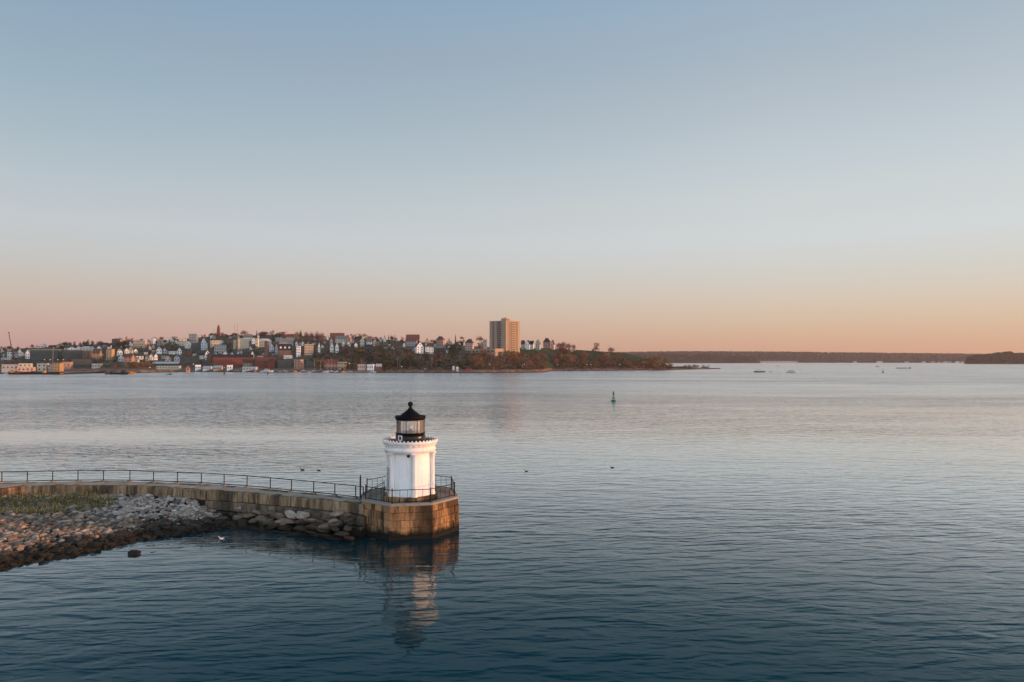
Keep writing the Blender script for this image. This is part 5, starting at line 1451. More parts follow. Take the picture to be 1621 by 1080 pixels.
band(26, 400, 600, lambda u: tq.uniform(rv(u) + 6, 568), (7, 12), ['olive', 'green', 'brown', 'dark'], 'olive or dark tree growing between the houses in the middle of the town', 'trees among the middle houses')
band(12, 198, 246, lambda u: tq.uniform(579, 584), (7, 11), ['ochre', 'olive', 'brown', 'rust'], 'ochre brown tree behind the stone bank below the cream cottage', 'trees behind the stone bank')
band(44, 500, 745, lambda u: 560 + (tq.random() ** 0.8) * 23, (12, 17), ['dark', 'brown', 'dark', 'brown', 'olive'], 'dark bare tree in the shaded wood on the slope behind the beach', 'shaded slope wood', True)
band(66, 745, 1000, lambda u: max(rv(u) + 10, 562) + tq.random() * (584 - max(rv(u) + 10, 562)), (11, 18), ['rust', 'brown', 'rust', 'rust', 'bare', 'ochre'], 'reddish autumn coloured tree in the wood on the slope of the headland', 'headland wood', True)
band(14, 985, 1064, lambda u: tq.uniform(578, 584), (10, 20), ['rust', 'ochre', 'rust', 'olive'], 'warm brown tree in the thick end of the headland wood', 'trees at the end of the headland', True)

# undergrowth between the trees
sh_ = MB(); q = random.Random(8)
SHM = [LEAF['dark'], LEAF['brown'], LEAF['rust'], LEAF['olive']]
def scatter(n, u0, u1, f0, f1, pick, size=(0.8, 2.2), lift=1.4, n5=7):
    k = 0
    while k < n:
        u = q.uniform(u0, u1); v = q.uniform(f0(u), f1(u))
        p = on_hill(u, v); mi = pick(u, v)
        s = q.uniform(*size)
        c = p + Vector((q.gauss(0, 2), q.gauss(0, 2), 0)); c.z = hill_xy(c.x, c.y)
        if c.z < 1.2: continue
        for _ in range(n5):
            a = Vector((q.gauss(0, 1), q.gauss(0, 1), q.gauss(0, 1))).normalized(); b2 = a.orthogonal().normalized(); d2 = a.cross(b2)
            o = c + Vector((q.gauss(0, 0.8), q.gauss(0, 0.8), q.uniform(0, lift)))
            sh_.add([o - b2 * s * .5, o + d2 * s * .4, o + b2 * s * .5, o - d2 * s * .4], [(0, 1, 2, 3)], mi)
        k += 1
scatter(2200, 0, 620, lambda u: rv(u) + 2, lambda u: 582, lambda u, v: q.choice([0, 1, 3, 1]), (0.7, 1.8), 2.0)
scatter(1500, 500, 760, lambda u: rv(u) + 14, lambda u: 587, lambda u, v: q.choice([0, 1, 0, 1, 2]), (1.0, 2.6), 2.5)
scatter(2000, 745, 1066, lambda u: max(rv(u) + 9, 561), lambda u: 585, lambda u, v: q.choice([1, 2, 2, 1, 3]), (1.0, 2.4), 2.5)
scatter(90, 1066, 1098, lambda u: 582.0, lambda u: 583.6, lambda u, v: q.choice([1, 2, 1]), (0.8, 1.8), 2.0)
tag(sh_.build('undergrowth', SHM), kind='stuff')

# red shrubs behind the beach
for i in range(14):
    u = 610 + i * 3.2 + q.uniform(-1, 1); p = on_hill(u, 585.5 - q.random())
    tree('rust', p, q.uniform(3.2, 5.0), 'low glowing red shrub in the row behind the right hand beach', 'red shrubs behind the beach', 1.5)
# the rocky tip
for i, (u, v, w) in enumerate(((1078, 583.2, 14), (1092, 583.4, 12), (1104, 583.5, 13), (1116, 583.5, 18), (1126, 583.9, 12))):
    p = ground_point(u, v, 0.3); s = w * p.y / F / 2
    rock_obj('rock_outcrop', i, DARKS, (p.x, p.y, 0.2), (s, s * 0.6, s * (0.62 if i == 3 else 0.3)), (0, 0, 0.2 * i), ['brown rock ledge nearest the headland wood', 'second brown rock ledge out from the headland wood', 'third low rock ledge out from the headland wood', 'highest rounded rock near the tip of the low spit', 'last flat rock at the water end of the low spit'][i], 'rocks of the spit', 'rock')
for u, vt, lb in ((1113, 574.8, 'left of two tiny trees standing alone on the rocky spit'), (1121, 575.5, 'right of two tiny trees standing alone on the rocky spit')):
    p = ground_point(u, 583.2, 0.6); tree('green', p, (581.5 - vt) * p.y / F, lb, None, 1.0)
for u, vt in ((1085, 575), (1091, 574.5), (1099, 574), (1104, 575)):
    p = ground_point(u, 583.0, 0.6); tree('bare', p, (582 - vt) * p.y / F, 'reddish bare shrub on the low rocky spit beyond the headland', 'bare shrubs on the spit', 1.2)

# ------------------------------------------------------------------ waterfront: pier, crane, boats, lamps
TIMBER = mat('dark_timber', (0.030, 0.025, 0.021), 0.9, 0.2, 0.6)
DECKM = mat('pier_deck', (0.15, 0.105, 0.075), 0.9, 0.2, 0.3)
HULLW = mat('hull_white', (0.72, 0.71, 0.70), 0.4, 0.04); HULLK = mat('hull_black', (0.015, 0.016, 0.018), 0.5); HULLR = mat('hull_red', (0.35, 0.06, 0.04), 0.5); HULLO = mat('hull_orange', (0.65, 0.30, 0.06), 0.5); HULLB = mat('hull_blue', (0.12, 0.22, 0.36), 0.5)
MAST = mat('mast_alloy', (0.55, 0.53, 0.50), 0.4)
STEEL = mat('crane_steel', (0.10, 0.045, 0.035), 0.7)
def gpt(u, v, z=0.0): return ground_point(u, v, z)
# pier
a, b2 = gpt(13, 592.8), gpt(95, 592.8)
L = (b2 - a).length; cx = (a + b2) / 2
pr = empty('pier', (cx.x, cx.y + 6, 0)); tag(pr, 'long timber pier on dark piles under the pink and cream buildings', 'pier')
mb = MB(); mb.box((0, 28.5, 1.9), (L, 70, 0.5)); mb.build('pier_deck', DECKM, pr)
mb = MB(); mb.box((0, -6.2, 1.35), (L + 0.4, 0.4, 0.9)); mb.box((0, -5.6, 0.6), (L - 1, 0.3, 1.6)); mb.build('fender_beam', TIMBER, pr)
for i in range(24):
    mb = MB(); x = -L / 2 + L * (i + 0.5) / 24; mb.tube((x, -6.5, -1), (x, -6.5, 2.5 + 0.5 * (i % 3 == 0)), 0.28, n=7); mb.build('pile', TIMBER, pr)
# crates and gear on the pier front
for i, (u, w, h, m_, lb) in enumerate(((20, 5, 2.2, HULLO, 'orange crate at the left end of the pier edge'), (28, 6, 1.4, HULLR, 'low reddish crate in front of the grey pier shed'), (52, 5, 1.3, HULLK, 'dark low bin on the pier between the pink block and the cream building'), (70, 4, 1.6, HULLO, 'orange crate below the four windowed pier building'))):
    p = gpt(u, 590.3, 2.25); s = p.y / F; o = empty('crate', (p.x, p.y, 2.25)); tag(o, lb, 'crate')
    mb = MB(); mb.box((0, 0, h / 2), (w * s, 2, h)); mb.build('box', m_, o)
    mb = MB(); mb.box((0, 0, h + 0.06), (w * s + 0.15, 2.15, 0.12)); mb.build('lid', TIMBER, o)
o = empty('float', gpt(2, 592, 0)); tag(o, 'dark low float at the left edge of the water beside the pier', 'float')
mb = MB(); mb.box((0, 3, 0.3), (9, 5, 1.3)); mb.build('hull', TIMBER, o)
mb = MB(); mb.box((0, 3, 1.05), (9.3, 5.3, 0.2)); mb.build('deck', DECKM, o)

# crane
CB = on_hill(21, 571)
cr_ = empty('crane', (CB.x, CB.y, CB.z)); tag(cr_, 'tall dark lattice boom crane leaning left over the pier', 'crane')
s = CB.y / F
mb = MB(); mb.box((0, 0, 0.7), (5, 1.2, 1.2)); mb.box((0, 3, 0.7), (5, 1.2, 1.2)); mb.build('track', STEEL, cr_)
mb = MB(); mb.box((0.6, 1.5, 2.4), (5, 3.4, 2.2)); mb.box((-1.2, 0.4, 4.0), (1.6, 1.4, 1.4)); mb.build('cab', STEEL, cr_)
tip = Vector(((12 - 21) * s, 1.5, (571 - 526.5) * s)); foot = Vector((-0.8, 1.5, 2.6))
def lattice(f, t, w, n_, parent, nm):
    mb = MB(); d = (t - f)
    for i in range(4):
        o = Vector(((-1, 1, 1, -1)[i] * w, (-1, -1, 1, 1)[i] * w, 0)); mb.tube(f + o, t + o * 0.4, 0.13, 0.09, n=4)
    for k in range(n_):
        p0, p1 = f + d * (k / n_), f + d * ((k + 1) / n_); w0 = w * (1 - 0.6 * k / n_)
        for sg in (-1, 1): mb.tube(p0 + Vector((-w0 * sg, -w0, 0)), p1 + Vector((w0 * sg, -w0, 0)), 0.07, n=3); mb.tube(p0 + Vector((-w0 * sg, w0, 0)), p1 + Vector((w0 * sg, w0, 0)), 0.07, n=3)
    mb.build(nm, STEEL, parent)
lattice(foot, tip, 0.55, 14, cr_, 'boom')
back = Vector(((14 - 21) * s, 1.5, (571 - 540) * s)); lattice(Vector((0.6, 1.5, 3)), back, 0.35, 9, cr_, 'gantry')
mb = MB(); mb.tube(tip, back, 0.06, n=3); mb.tube(tip, tip - Vector((0, 0, 7)), 0.05, n=3); mb.box(tip - Vector((0, 0, 0.2)), (1.3, 1.0, 1.5)); mb.build('cable', STEEL, cr_)

# lamps
LAMPM = mat('lamp_globe', (0.85, 0.84, 0.80), 0.4, 0.02)
def lamp(u, vt, base, lb, group, r=0.55):
    s = base.y / F; h = HC + (570 - vt) * s - base.z
    o = empty('street_lamp', base); tag(o, lb, 'street lamp', group)
    mb = MB(); mb.tube((0, 0, -0.5), (0, 0, h), 0.13, 0.08, n=6); mb.build('post', STEEL, o)
    mb = MB(); mb.lathe([(0.05, h - 0.2), (r * 0.8, h), (r, h + r * 0.6), (r * 0.7, h + r * 1.2), (0.02, h + r * 1.4)], 10); mb.build('lamp_head', LAMPM, o)
for i, u in enumerate((775, 830, 882, 929, 935, 981, 1044)):
    lamp(u, 577.5, on_hill(u, 585.5 if u < 1000 else 584.8), ['white globe lamp on the shore path below the left end of the podium', 'white globe lamp on the shore path just right of the tower block', 'white globe lamp on the shore path below the pinkish bare trees', 'left lamp of the close pair below the lone golden tree', 'right lamp of the close pair below the lone golden tree', 'white globe lamp on the shore path below the flagpole tree', 'last white globe lamp of the shore path under the ochre headland trees'][i], 'lamps along the shore path')
for i, u in enumerate((70, 79, 91, 100)):
    lamp(u, 570, gpt(u, 587.5, 2.2), ['first white lamp above the pier roofs', 'second white lamp above the pier roofs', 'third white lamp above the pier roofs', 'last white lamp above the pier roofs, over the arched windows'][i], 'lamps of the pier', 0.5)
for u, vt, vb, lb in ((237.5, 582.5, 587, 'low white lamp on the stone bank below the cream cottage'), (306.5, 577, 587, 'white lamp beside the leftmost white trailer'), (553, 576, 587, 'white lamp before the dark red leafless tree'), (636, 581, 588, 'small white lamp before the red shrubs')):
    lamp(u, vt, on_hill(u, vb), lb, None, 0.6)
# poles and masts standing on land
for u, vt, vb, lb in ((84, 549.5, 583, 'flagpole above the ochre scaffolded pier building'), (158, 558, 582, 'left wooden pole by the ochre house with the brown roof'), (161, 556, 582, 'right wooden pole by the ochre house with the brown roof'), (964, 540, 560.5, 'thin flagpole with a crosstree beside the half bare tree on the headland'), (892, 543, 554, 'white pole in front of the pinkish bare trees')):
    p = on_hill(u, vb); h = HC + (570 - vt) * p.y / F - p.z
    o = empty('pole', p); tag(o, lb, 'pole')
    mb = MB(); mb.tube((0, 0, -1), (0, 0, h), 0.22, 0.12, n=6); mb.build('shaft', BARK if u in (158, 161) else MAST, o)
    mb = MB(); mb.box((0, 0, h * (0.62 if u == 964 else 0.88)), (4.5 if u == 964 else 1.6, 0.15, 0.15)); mb.build('crosstree', STEEL, o)
    if u == 84:
        mb = MB(); mb.add([(0.2, 0, h - 0.3), (2.2, 0.3, h - 0.8), (2.1, 0.5, h - 2.2), (0.2, 0, h - 1.9), (0.2, .06, h - 0.3), (2.2, .36, h - 0.8), (2.1, .56, h - 2.2), (0.2, .06, h - 1.9)], [(0, 1, 2, 3), (7, 6, 5, 4)]); mb.build('flag', mat('flag_red', (0.45, 0.08, 0.07)), o)

# boats
def hull_mb(L, B, D, sheer=0.25, bow=1.0):
    """a boat hull along x: pointed bow at +x, transom at -x, keel below"""
    mb = MB(); n = 9; vs = []
    for i in range(n):
        t = i / (n - 1); x = -L / 2 + L * t
        w = B / 2 * (1 - max(0, (t - 0.45) / 0.55) ** 2.2) * (0.86 + 0.14 * min(1, t * 3))
        top = D + sheer * D * (2 * t - 0.9) ** 2
        w = max(w, 0.02)
        vs += [(x, -w, top), (x - 0.1 * L * (t > 0.8) * (t - 0.8), -w * 0.72, D * 0.18), (x - 0.25 * L * max(0, t - 0.75), 0, -D * 0.35), (x - 0.1 * L * (t > 0.8) * (t - 0.8), w * 0.72, D * 0.18), (x, w, top)]
    fs = [(i * 5 + j, i * 5 + j + 1, (i + 1) * 5 + j + 1, (i + 1) * 5 + j) for i in range(n - 1) for j in range(4)]
    fs += [(4, 3, 2, 1, 0)] + [(i * 5, (i + 1) * 5, (i + 1) * 5 + 4, i * 5 + 4) for i in range(n - 1)]
    mb.add(vs, fs, smooth=False)
    return mb
def boat(u, v, Lpx, hullm, label, kind_='motor', rz=0.0, group=None, mast_v=None, z=0.0, name='boat', cabin=None, B=None, cat='boat'):
    p = gpt(u, v, z) if z == 0 else gpt(u, v, z); s = p.y / F; L = Lpx * s
    o = empty(name, (p.x, p.y, z), rz); tag(o, label, cat, group)
    B = B or L * 0.30; D = L * 0.10 if kind_ != 'dinghy' else L * 0.14
    hull_mb(L, B, D).build('hull', hullm, o)
    if kind_ == 'motor':
        mb = MB(); mb.box((-L * 0.08, 0, D + L * 0.055), (L * 0.42, B * 0.66, L * 0.11)); c = mb.build('cabin', cabin or HULLW, o)
        mb = MB(); mb.box((-L * 0.08, 0, D + L * 0.065), (L * 0.424, B * 0.67, L * 0.05)); mb.build('window_band', PANE, c)
        mb = MB(); mb.box((-L * 0.14, 0, D + L * 0.16), (L * 0.22, B * 0.55, L * 0.012)); [mb.tube((-L * 0.14 + dx, dy, D + L * 0.1), (-L * 0.14 + dx, dy, D + L * 0.16), L * 0.006, n=4) for dx in (-L * .1, L * .1) for dy in (-B * .25, B * .25)]; mb.build('flybridge', cabin or HULLW, o)
    if kind_ == 'sail':
        h = (v - mast_v) * s
        mb = MB(); mb.box((-L * 0.05, 0, D + L * 0.03), (L * 0.36, B * 0.5, L * 0.07)); mb.build('cabin', HULLW, o)
        mb = MB(); mb.tube((L * 0.06, 0, 0), (L * 0.06, 0, h), max(0.09, 0.2 * s), max(0.05, 0.1 * s), n=6); mb.build('mast', MAST, o)
        mb = MB(); mb.tube((L * 0.06, 0, D + L * 0.12), (-L * 0.34, 0, D + L * 0.11), 0.14, n=6); mb.build('boom', HULLB, o)
    if kind_ == 'dinghy':
        mb = MB(); mb.box((0, 0, D * 0.75), (L * 0.08, B * 0.8, D * 0.15)); mb.box((-L * 0.25, 0, D * 0.75), (L * 0.08, B * 0.75, D * 0.15)); mb.build('thwart', TIMBER, o)
    if kind_ == 'work':
        mb = MB(); mb.box((L * 0.10, 0, D + L * 0.10), (L * 0.26, B * 0.6, L * 0.2)); c = mb.build('wheelhouse', cabin or HULLR, o)
        mb = MB(); mb.box((L * 0.10, 0, D + L * 0.14), (L * 0.264, B * 0.61, L * 0.06)); mb.build('window_band', PANE, c)
        mb = MB(); mb.tube((-L * 0.05, 0, D), (-L * 0.05, 0, D + L * (0.75 if mast_v is None else (v - mast_v) * s / L)), L * 0.014, L * 0.008, n=5); mb.tube((-L * 0.05, 0, D + L * 0.25), (-L * 0.4, 0, D + L * 0.5), L * 0.008, n=4); mb.build('mast', STEEL, o)
    return o
boat(175, 592.7, 15, HULLK, 'dark workboat floating off the stone bank, left one of the pair', 'work', 0.1, cabin=TIMBER, mast_v=586.5)
boat(193, 592.8, 22, HULLK, 'longer dark workboat floating off the stone bank, right one of the pair', 'work', -0.1, cabin=TIMBER, mast_v=585)
boat(207, 592.0, 15, HULLO, 'orange lit workboat catching the sun right of the dark pair', 'work', 0.2, cabin=HULLO, mast_v=586)  # sunlight on a dark deck, put into the orange hull colour
boat(268, 593.2, 8.5, HULLK, 'small black hulled boat with a red cabin lying off the beach', 'work', 0.6, cabin=HULLR, mast_v=582)
boat(10.5, 592.2, 8, HULLW, 'white boat tied at the left end of the pier', 'motor', 0.1)
boat(469, 590.6, 13, HULLO, 'bright orange yellow hull at the boatyard edge', 'motor', 0.15, cabin=HULLW)
boat(437, 588.5, 10, HULLB, 'blue covered boat beside the white boatyard tents', 'motor', 0.1, cabin=HULLB, z=1.5)
boat(424, 588.8, 18, HULLW, 'longest white boat hauled out in front of the red hall', 'motor', 0.05, z=1.5)
for i, (u, v, L_, m_, vt, lb) in enumerate(((452, 588.0, 8, HULLW, None, 'white motor boat before the charcoal warehouse'), (461, 587.0, 8, HULLW, None, 'white motor boat left of the orange hull'), (480, 588, 9, HULLW, 573, 'white sailing boat right of the orange hull'), (489, 590.3, 10, HULLW, None, 'cream motor boat low at the water right of the orange hull'), (497, 588, 9, HULLW, 571, 'white sailing boat below the tan apartments'),
                                         (507, 589, 10, HULLW, 570, 'white sailing boat before the ochre trees'), (515, 589.8, 10, HULLW, None, 'white motor boat at the water before the salmon boathouse'), (519, 588.2, 9, HULLW, 568, 'left of two tall masted boats before the salmon boathouse'), (524.5, 588.6, 10, HULLW, 566.8, 'right of two tall masted boats before the salmon boathouse, with the tallest mast'),
                                         (535, 589.4, 11, HULLW, None, 'white motor boat before the tan flat block'), (545, 590, 10, HULLO, None, 'tan motor boat at the water before the dark red tree'), (556, 589.5, 9, HULLW, None, 'white motor boat on the long pale jetty, left of the lilac door hut'), (571, 589.4, 12, HULLW, 568, 'white sailing boat with a tall mast before the long trailer'), (590, 590, 13, HULLW, None, 'pale motor boat at the right end of the jetty'),
                                         (414, 590, 9, HULLW, None, 'pale motor boat at the water edge before the red hall'), (405, 589, 8, HULLR, None, 'small red boat before the pale tent roofed shed'), (443, 590, 9, HULLR, None, 'small red boat at the water before the charcoal warehouse'))):
    boat(u, v, L_, m_, lb, 'sail' if vt else 'motor', q.uniform(-0.5, 0.5), 'boats in the boatyard', vt, z=1.2 if v < 589 else 0.4)
for i, (u, vt) in enumerate(((632.5, 569.5), (629, 567), (683, 566), (690, 570.5), (697.5, 568.5), (694, 578))):
    boat(u, 588.6, 9, HULLW, ['taller masted boat before the red shrubs', 'fainter masted boat left behind the one at the red shrubs', 'first masted boat from the left off the right hand beach', 'second masted boat off the right hand beach', 'third and tallest masted boat off the right hand beach', 'short masted boat between the second and third tall masts'][i], 'sail', q.uniform(-0.3, 0.3), 'masted boats off the beach', vt, z=0.5)
# kiosks and gear on the right hand beach
for i, (u, vt, w, m_, lb) in enumerate(((718, 579.5, 3, HULLW, 'tall narrow white kiosk on the right hand beach'), (724, 580.5, 4, HULLW, 'square white kiosk beside the tall narrow one on the beach'), (724.5, 585.5, 2.6, HULLW, 'small white box in front of the beach kiosks'), (729, 584, 2, HULLR, 'small red box right of the beach kiosks'), (741, 583.5, 12, HULLR, 'long low red boat rack on the right hand beach'))):
    p = on_hill(u, 588.0 if vt > 584 else 587); s = p.y / F; h = HC + (570 - vt) * s - p.z
    o = empty('kiosk' if i < 3 else 'rack', p); tag(o, lb, 'kiosk' if i < 3 else 'rack')
    mb = MB(); mb.box((0, 0, h / 2 - 0.5), (w * s, 2.4, h + 1)); mb.build('body', m_, o)
    mb = MB(); mb.add([(-w * s / 2 - .2, -1.4, h), (w * s / 2 + .2, -1.4, h), (w * s / 2 + .2, 1.4, h), (-w * s / 2 - .2, 1.4, h), (0, 0, h + 0.5)], [(3, 2, 1, 0), (0, 1, 4), (1, 2, 4), (2, 3, 4), (3, 0, 4)]); mb.build('roof', roofmat('k'), o)
# jetty of the boatyard
p0, p1 = gpt(548, 590.2), gpt(600, 590.2)
jt = empty('jetty', ((p0.x + p1.x) / 2, p0.y, 0)); tag(jt, 'long low pale jetty at the right end of the boatyard', 'jetty')
mb = MB(); mb.box((0, 0, 0.55), ((p1 - p0).length, 2.5, 0.3)); mb.build('deck', mat('jetty_deck', (0.50, 0.38, 0.32)), jt)
for i in range(8):
    mb = MB(); mb.tube((-(p1 - p0).length * (0.5 - (i + .5) / 8), -1.3, -1), (-(p1 - p0).length * (0.5 - (i + .5) / 8), -1.3, 1.6), 0.2, n=6); mb.build('pile', mat('pile_pale', (0.45, 0.36, 0.30)), jt)
for u, vt, vb, lb in ((355, 582, 593, 'thick wooden piling standing in the water before the brick factory'), (424, 588, 592.8, 'short dark piling in the water before the red hall'), (673, 584, 590.5, 'bright sunlit piling on the right hand beach')):
    p = gpt(u, vb); s = p.y / F; o = empty('piling', p); tag(o, lb, 'piling')
    mb = MB(); mb.tube((0, 0, -1), (0, 0, (vb - vt) * s), 0.55, 0.45, n=8); mb.build('post', BARK, o)
    mb = MB(); mb.lathe([(0.62, (vb - vt) * s - 0.2), (0.62, (vb - vt) * s + 0.1), (0.05, (vb - vt) * s + 0.5)], 8); mb.build('cap', MAST, o)
# path furniture on the headland
for u, v, w, lb in ((905, 557.5, 9, 'white angular monument on the headland lawn'), (891, 560.2, 8, 'long low white bench on the headland lawn')):
    p = on_hill(u, v); s = p.y / F; o = empty('monument' if w == 9 else 'bench', p, R(-15)); tag(o, lb, 'monument' if w == 9 else 'bench')
    mb = MB()
    if w == 9:
        mb.add([(-4, -.6, -.5), (4, -.6, -.5), (4, .6, -.5), (-4, .6, -.5), (-1, -.5, 2.0), (3.6, -.5, 3.2), (3.6, .5, 3.2), (-1, .5, 2.0)], [(3, 2, 1, 0), (4, 5, 6, 7), (0, 1, 5, 4), (1, 2, 6, 5), (2, 3, 7, 6), (3, 0, 4, 7)]); mb.build('slab', wallm('C'), o)
        mb = MB(); mb.box((5.0, 0, 1.2), (0.9, 0.9, 3.4)); mb.build('pillar', wallm('C'), o)
    else:
        mb.box((0, 0, 0.5), (6.5, 0.7, 0.2)); mb.build('seat', wallm('W'), o)
        mb = MB(); [mb.box((x, 0, 0), (0.3, 0.6, 1.0)) for x in (-2.8, 2.8)]; mb.build('legs', wallm('G'), o)
for i, u in enumerate((881, 887, 893.5, 899, 904, 910)):
    p = on_hill(u, 554.8 + 0.1 * i); o = empty('parked_car', p, R(4 + 3 * i)); tag(o, ['white parked car under the left bare tree at the end of the house row', 'second parked car from the left under the pinkish bare trees', 'pale parked car beside the white pole', 'pale parked car under the right bare tree', 'pale parked car between the bare trees and the small round tree', 'last pale parked car, under the small round bare tree'][i], 'car', 'cars parked along the ridge road')
    mb = MB(); mb.box((0, 0, 0.75), (4.4, 1.8, 0.7)); bd = mb.build('body', HULLW if i != 1 else HULLR, o)
    mb = MB(); mb.add([(-1.5, -.8, 1.1), (1.2, -.8, 1.1), (1.2, .8, 1.1), (-1.5, .8, 1.1), (-1.1, -.7, 1.65), (0.6, -.7, 1.65), (0.6, .7, 1.65), (-1.1, .7, 1.65)], [(4, 5, 6, 7), (0, 1, 5, 4), (1, 2, 6, 5), (2, 3, 7, 6), (3, 0, 4, 7)]); mb.build('windows', PANE, o)
    for x in (-1.4, 1.4):
        mb = MB(); mb.tube((x, -0.95, 0.35), (x, 0.95, 0.35), 0.34, n=10); mb.build('wheel', HULLK, o)

# ------------------------------------------------------------------ out on the water
boat(1203, 589.5, 18, mat('hull_grey', (0.10, 0.10, 0.105), 0.5), 'dark hulled sailing yacht at anchor, left of the two larger boats far right', 'sail', 0.05, None, 569, name='sailing_yacht', cat='yacht')
boat(1254, 590.3, 18, HULLW, 'white motor yacht with dark windows at anchor, right of the two larger boats', 'motor', -0.15, name='motor_yacht', cat='yacht')
boat(1220.5, 589.2, 5, HULLB, 'tiny dinghy lying between the two anchored yachts', 'dinghy', 0.1)
boat(1231, 580.3, 4, HULLB, 'faint small boat beyond and between the two anchored yachts', 'motor', 0.3)
boat(1389.5, 581, 7, HULLB, 'small faint boat left above the thin channel marker', 'motor', 0.1)
boat(1428, 583.3, 16, HULLK, 'long dark barge low in the water on the right', 'dinghy', 0.0, B=6).scale.z = 0.4
boat(1440, 583.4, 6, HULLK, 'dark tug at the right end of the long barge', 'work', 0.1, cabin=HULLK, mast_v=579)
boat(1585, 583, 3, HULLK, 'tiny dark skiff far out at the right edge before the dark island', 'dinghy', 0.4)
p = gpt(1397.8, 590); o = empty('channel_marker', p); s = p.y / F; tag(o, 'thin dark channel marker standing in the water right of the anchored yachts', 'marker')
mb = MB(); mb.lathe([(1.0, -0.5), (1.1, 0.5), (0.6, 1.0), (0.14, 1.2)], 10); mb.build('float', HULLK, o)
mb = MB(); mb.tube((0, 0, 1), (0, 0, 5 * s), 0.16, n=6); mb.build('pole', HULLK, o)
mb = MB(); mb.lathe([(0.02, 5 * s - 1.2), (0.4, 5 * s - 0.8), (0.4, 5 * s - 0.2), (0.02, 5 * s)], 8); mb.build('topmark', HULLK, o)
# green buoy
BG_ = mat('buoy_green', (0.018, 0.15, 0.105), 0.5, 0.15, 2.0); BG2 = mat('buoy_pale_green', (0.12, 0.32, 0.25), 0.5, 0.1, 2.0)
p = gpt(971.5, 635.6); s = p.y / F
by = empty('channel_buoy', (p.x, p.y, 0)); tag(by, 'green lattice channel buoy leaning slightly in open water right of the lighthouse', 'buoy'); by.rotation_euler = (0.03, -0.04, 0.4)
mb = MB(); mb.lathe([(0.2, -0.6), (0.78, -0.4), (0.80, 0.35), (0.72, 0.48), (0.2, 0.55)], 20); mb.build('hull', BG_, by)
for k in range(4):
    a = R(45 + 90 * k); mb = MB(); mb.tube((0.5 * math.cos(a), 0.5 * math.sin(a), 0.5), (0.22 * math.cos(a), 0.22 * math.sin(a), 2.0), 0.05, n=6)
    for z, r in ((0.95, 0.42), (1.45, 0.32)):
        b3 = a + R(90); mb.tube((r * math.cos(a), r * math.sin(a), z), (r * math.cos(b3), r * math.sin(b3), z), 0.035, n=5)
    mb.build('strut', BG2, by)
mb = MB(); mb.box((0, 0, 1.15), (0.62, 0.04, 0.8), 0.5); mb.box((0, 0, 1.15), (0.62, 0.04, 0.8), 0.5 + R(90)); mb.build('radar_panel', BG2, by)
mb = MB(); mb.lathe([(0.26, 2.0), (0.30, 2.05), (0.30, 2.5), (0.25, 2.55)], 14); mb.build('light_housing', BG_, by)
mb = MB(); mb.lathe([(0.18, 2.55), (0.22, 2.75), (0.26, 2.95), (0.12, 3.1), (0.02, 3.15)], 14); mb.build('lantern', BG_, by)

# water birds: one continuous body each
FEATHER = mat('dark_feathers', (0.030, 0.026, 0.024), 0.8, 0.2, 6.0); FEATHW = mat('white_feathers', (0.80, 0.78, 0.76), 0.7, 0.04, 6.0)
BILL = mat('bill_orange', (0.5, 0.22, 0.05), 0.5)
def bird_mesh():
    mb = MB(); n = 12
    secs = [(-0.30, 0.10, 0.015, 0.010), (-0.24, 0.09, 0.06, 0.035), (-0.12, 0.06, 0.105, 0.075), (0.0, 0.045, 0.12, 0.085), (0.10, 0.06, 0.10, 0.08), (0.17, 0.11, 0.062, 0.065), (0.195, 0.18, 0.040, 0.045), (0.205, 0.24, 0.040, 0.042), (0.235, 0.275, 0.042, 0.040), (0.275, 0.272, 0.026, 0.024), (0.295, 0.268, 0.006, 0.006)]
    vs = []
    for x, z, w, h in secs:
        for i in range(n):
            a = 2 * math.pi * i / n; vs.append((x, w * math.cos(a), z + h * math.sin(a)))
    mb.add(vs, [(k * n + i, k * n + (i + 1) % n, (k + 1) * n + (i + 1) % n, (k + 1) * n + i) for k in range(len(secs) - 1) for i in range(n)] + [tuple(range(n - 1, -1, -1)), tuple(range((len(secs) - 1) * n, len(secs) * n))], smooth=True)
    return mb
bl = MB(); bl.add([(0.28, -.014, 0.262), (0.28, .014, 0.262), (0.28, .014, 0.280), (0.28, -.014, 0.280), (0.345, -.006, 0.258), (0.345, .006, 0.258), (0.345, .006, 0.266), (0.345, -.006, 0.266)], [(0, 1, 5, 4), (1, 2, 6, 5), (2, 3, 7, 6), (3, 0, 4, 7), (4, 5, 6, 7)])
bmD, bmW, blm = bird_mesh().mesh('duck_body', FEATHER), bird_mesh().mesh('gull_body', FEATHW), bl.mesh('bill', BILL)
for u, v, sc, rz, me, nm, lb in ((478.5, 744.2, 1.05, 180, bmD, 'duck', 'dark duck swimming behind the breakwater, the larger left one of two'), (504.5, 745.0, 0.85, 175, bmD, 'duck', 'smaller dark duck, the right one of two behind the breakwater'), (833, 746.6, 0.85, 172, bmD, 'duck', 'dark duck with a trailing wake in open water right of the lighthouse'), (969, 740.5, 0.9, 178, bmD, 'duck', 'dark duck alone further right in open water below the green buoy'), (350.5, 853, 0.75, 200, bmW, 'gull', 'white gull floating in the sun off the boulder heap')):
    p = gpt(u, v); o = empty(nm, (p.x, p.y, -0.02), R(rz)); o.scale = (sc,) * 3; tag(o, lb, 'bird')
    link('body', me, o); link('bill', blm, o)

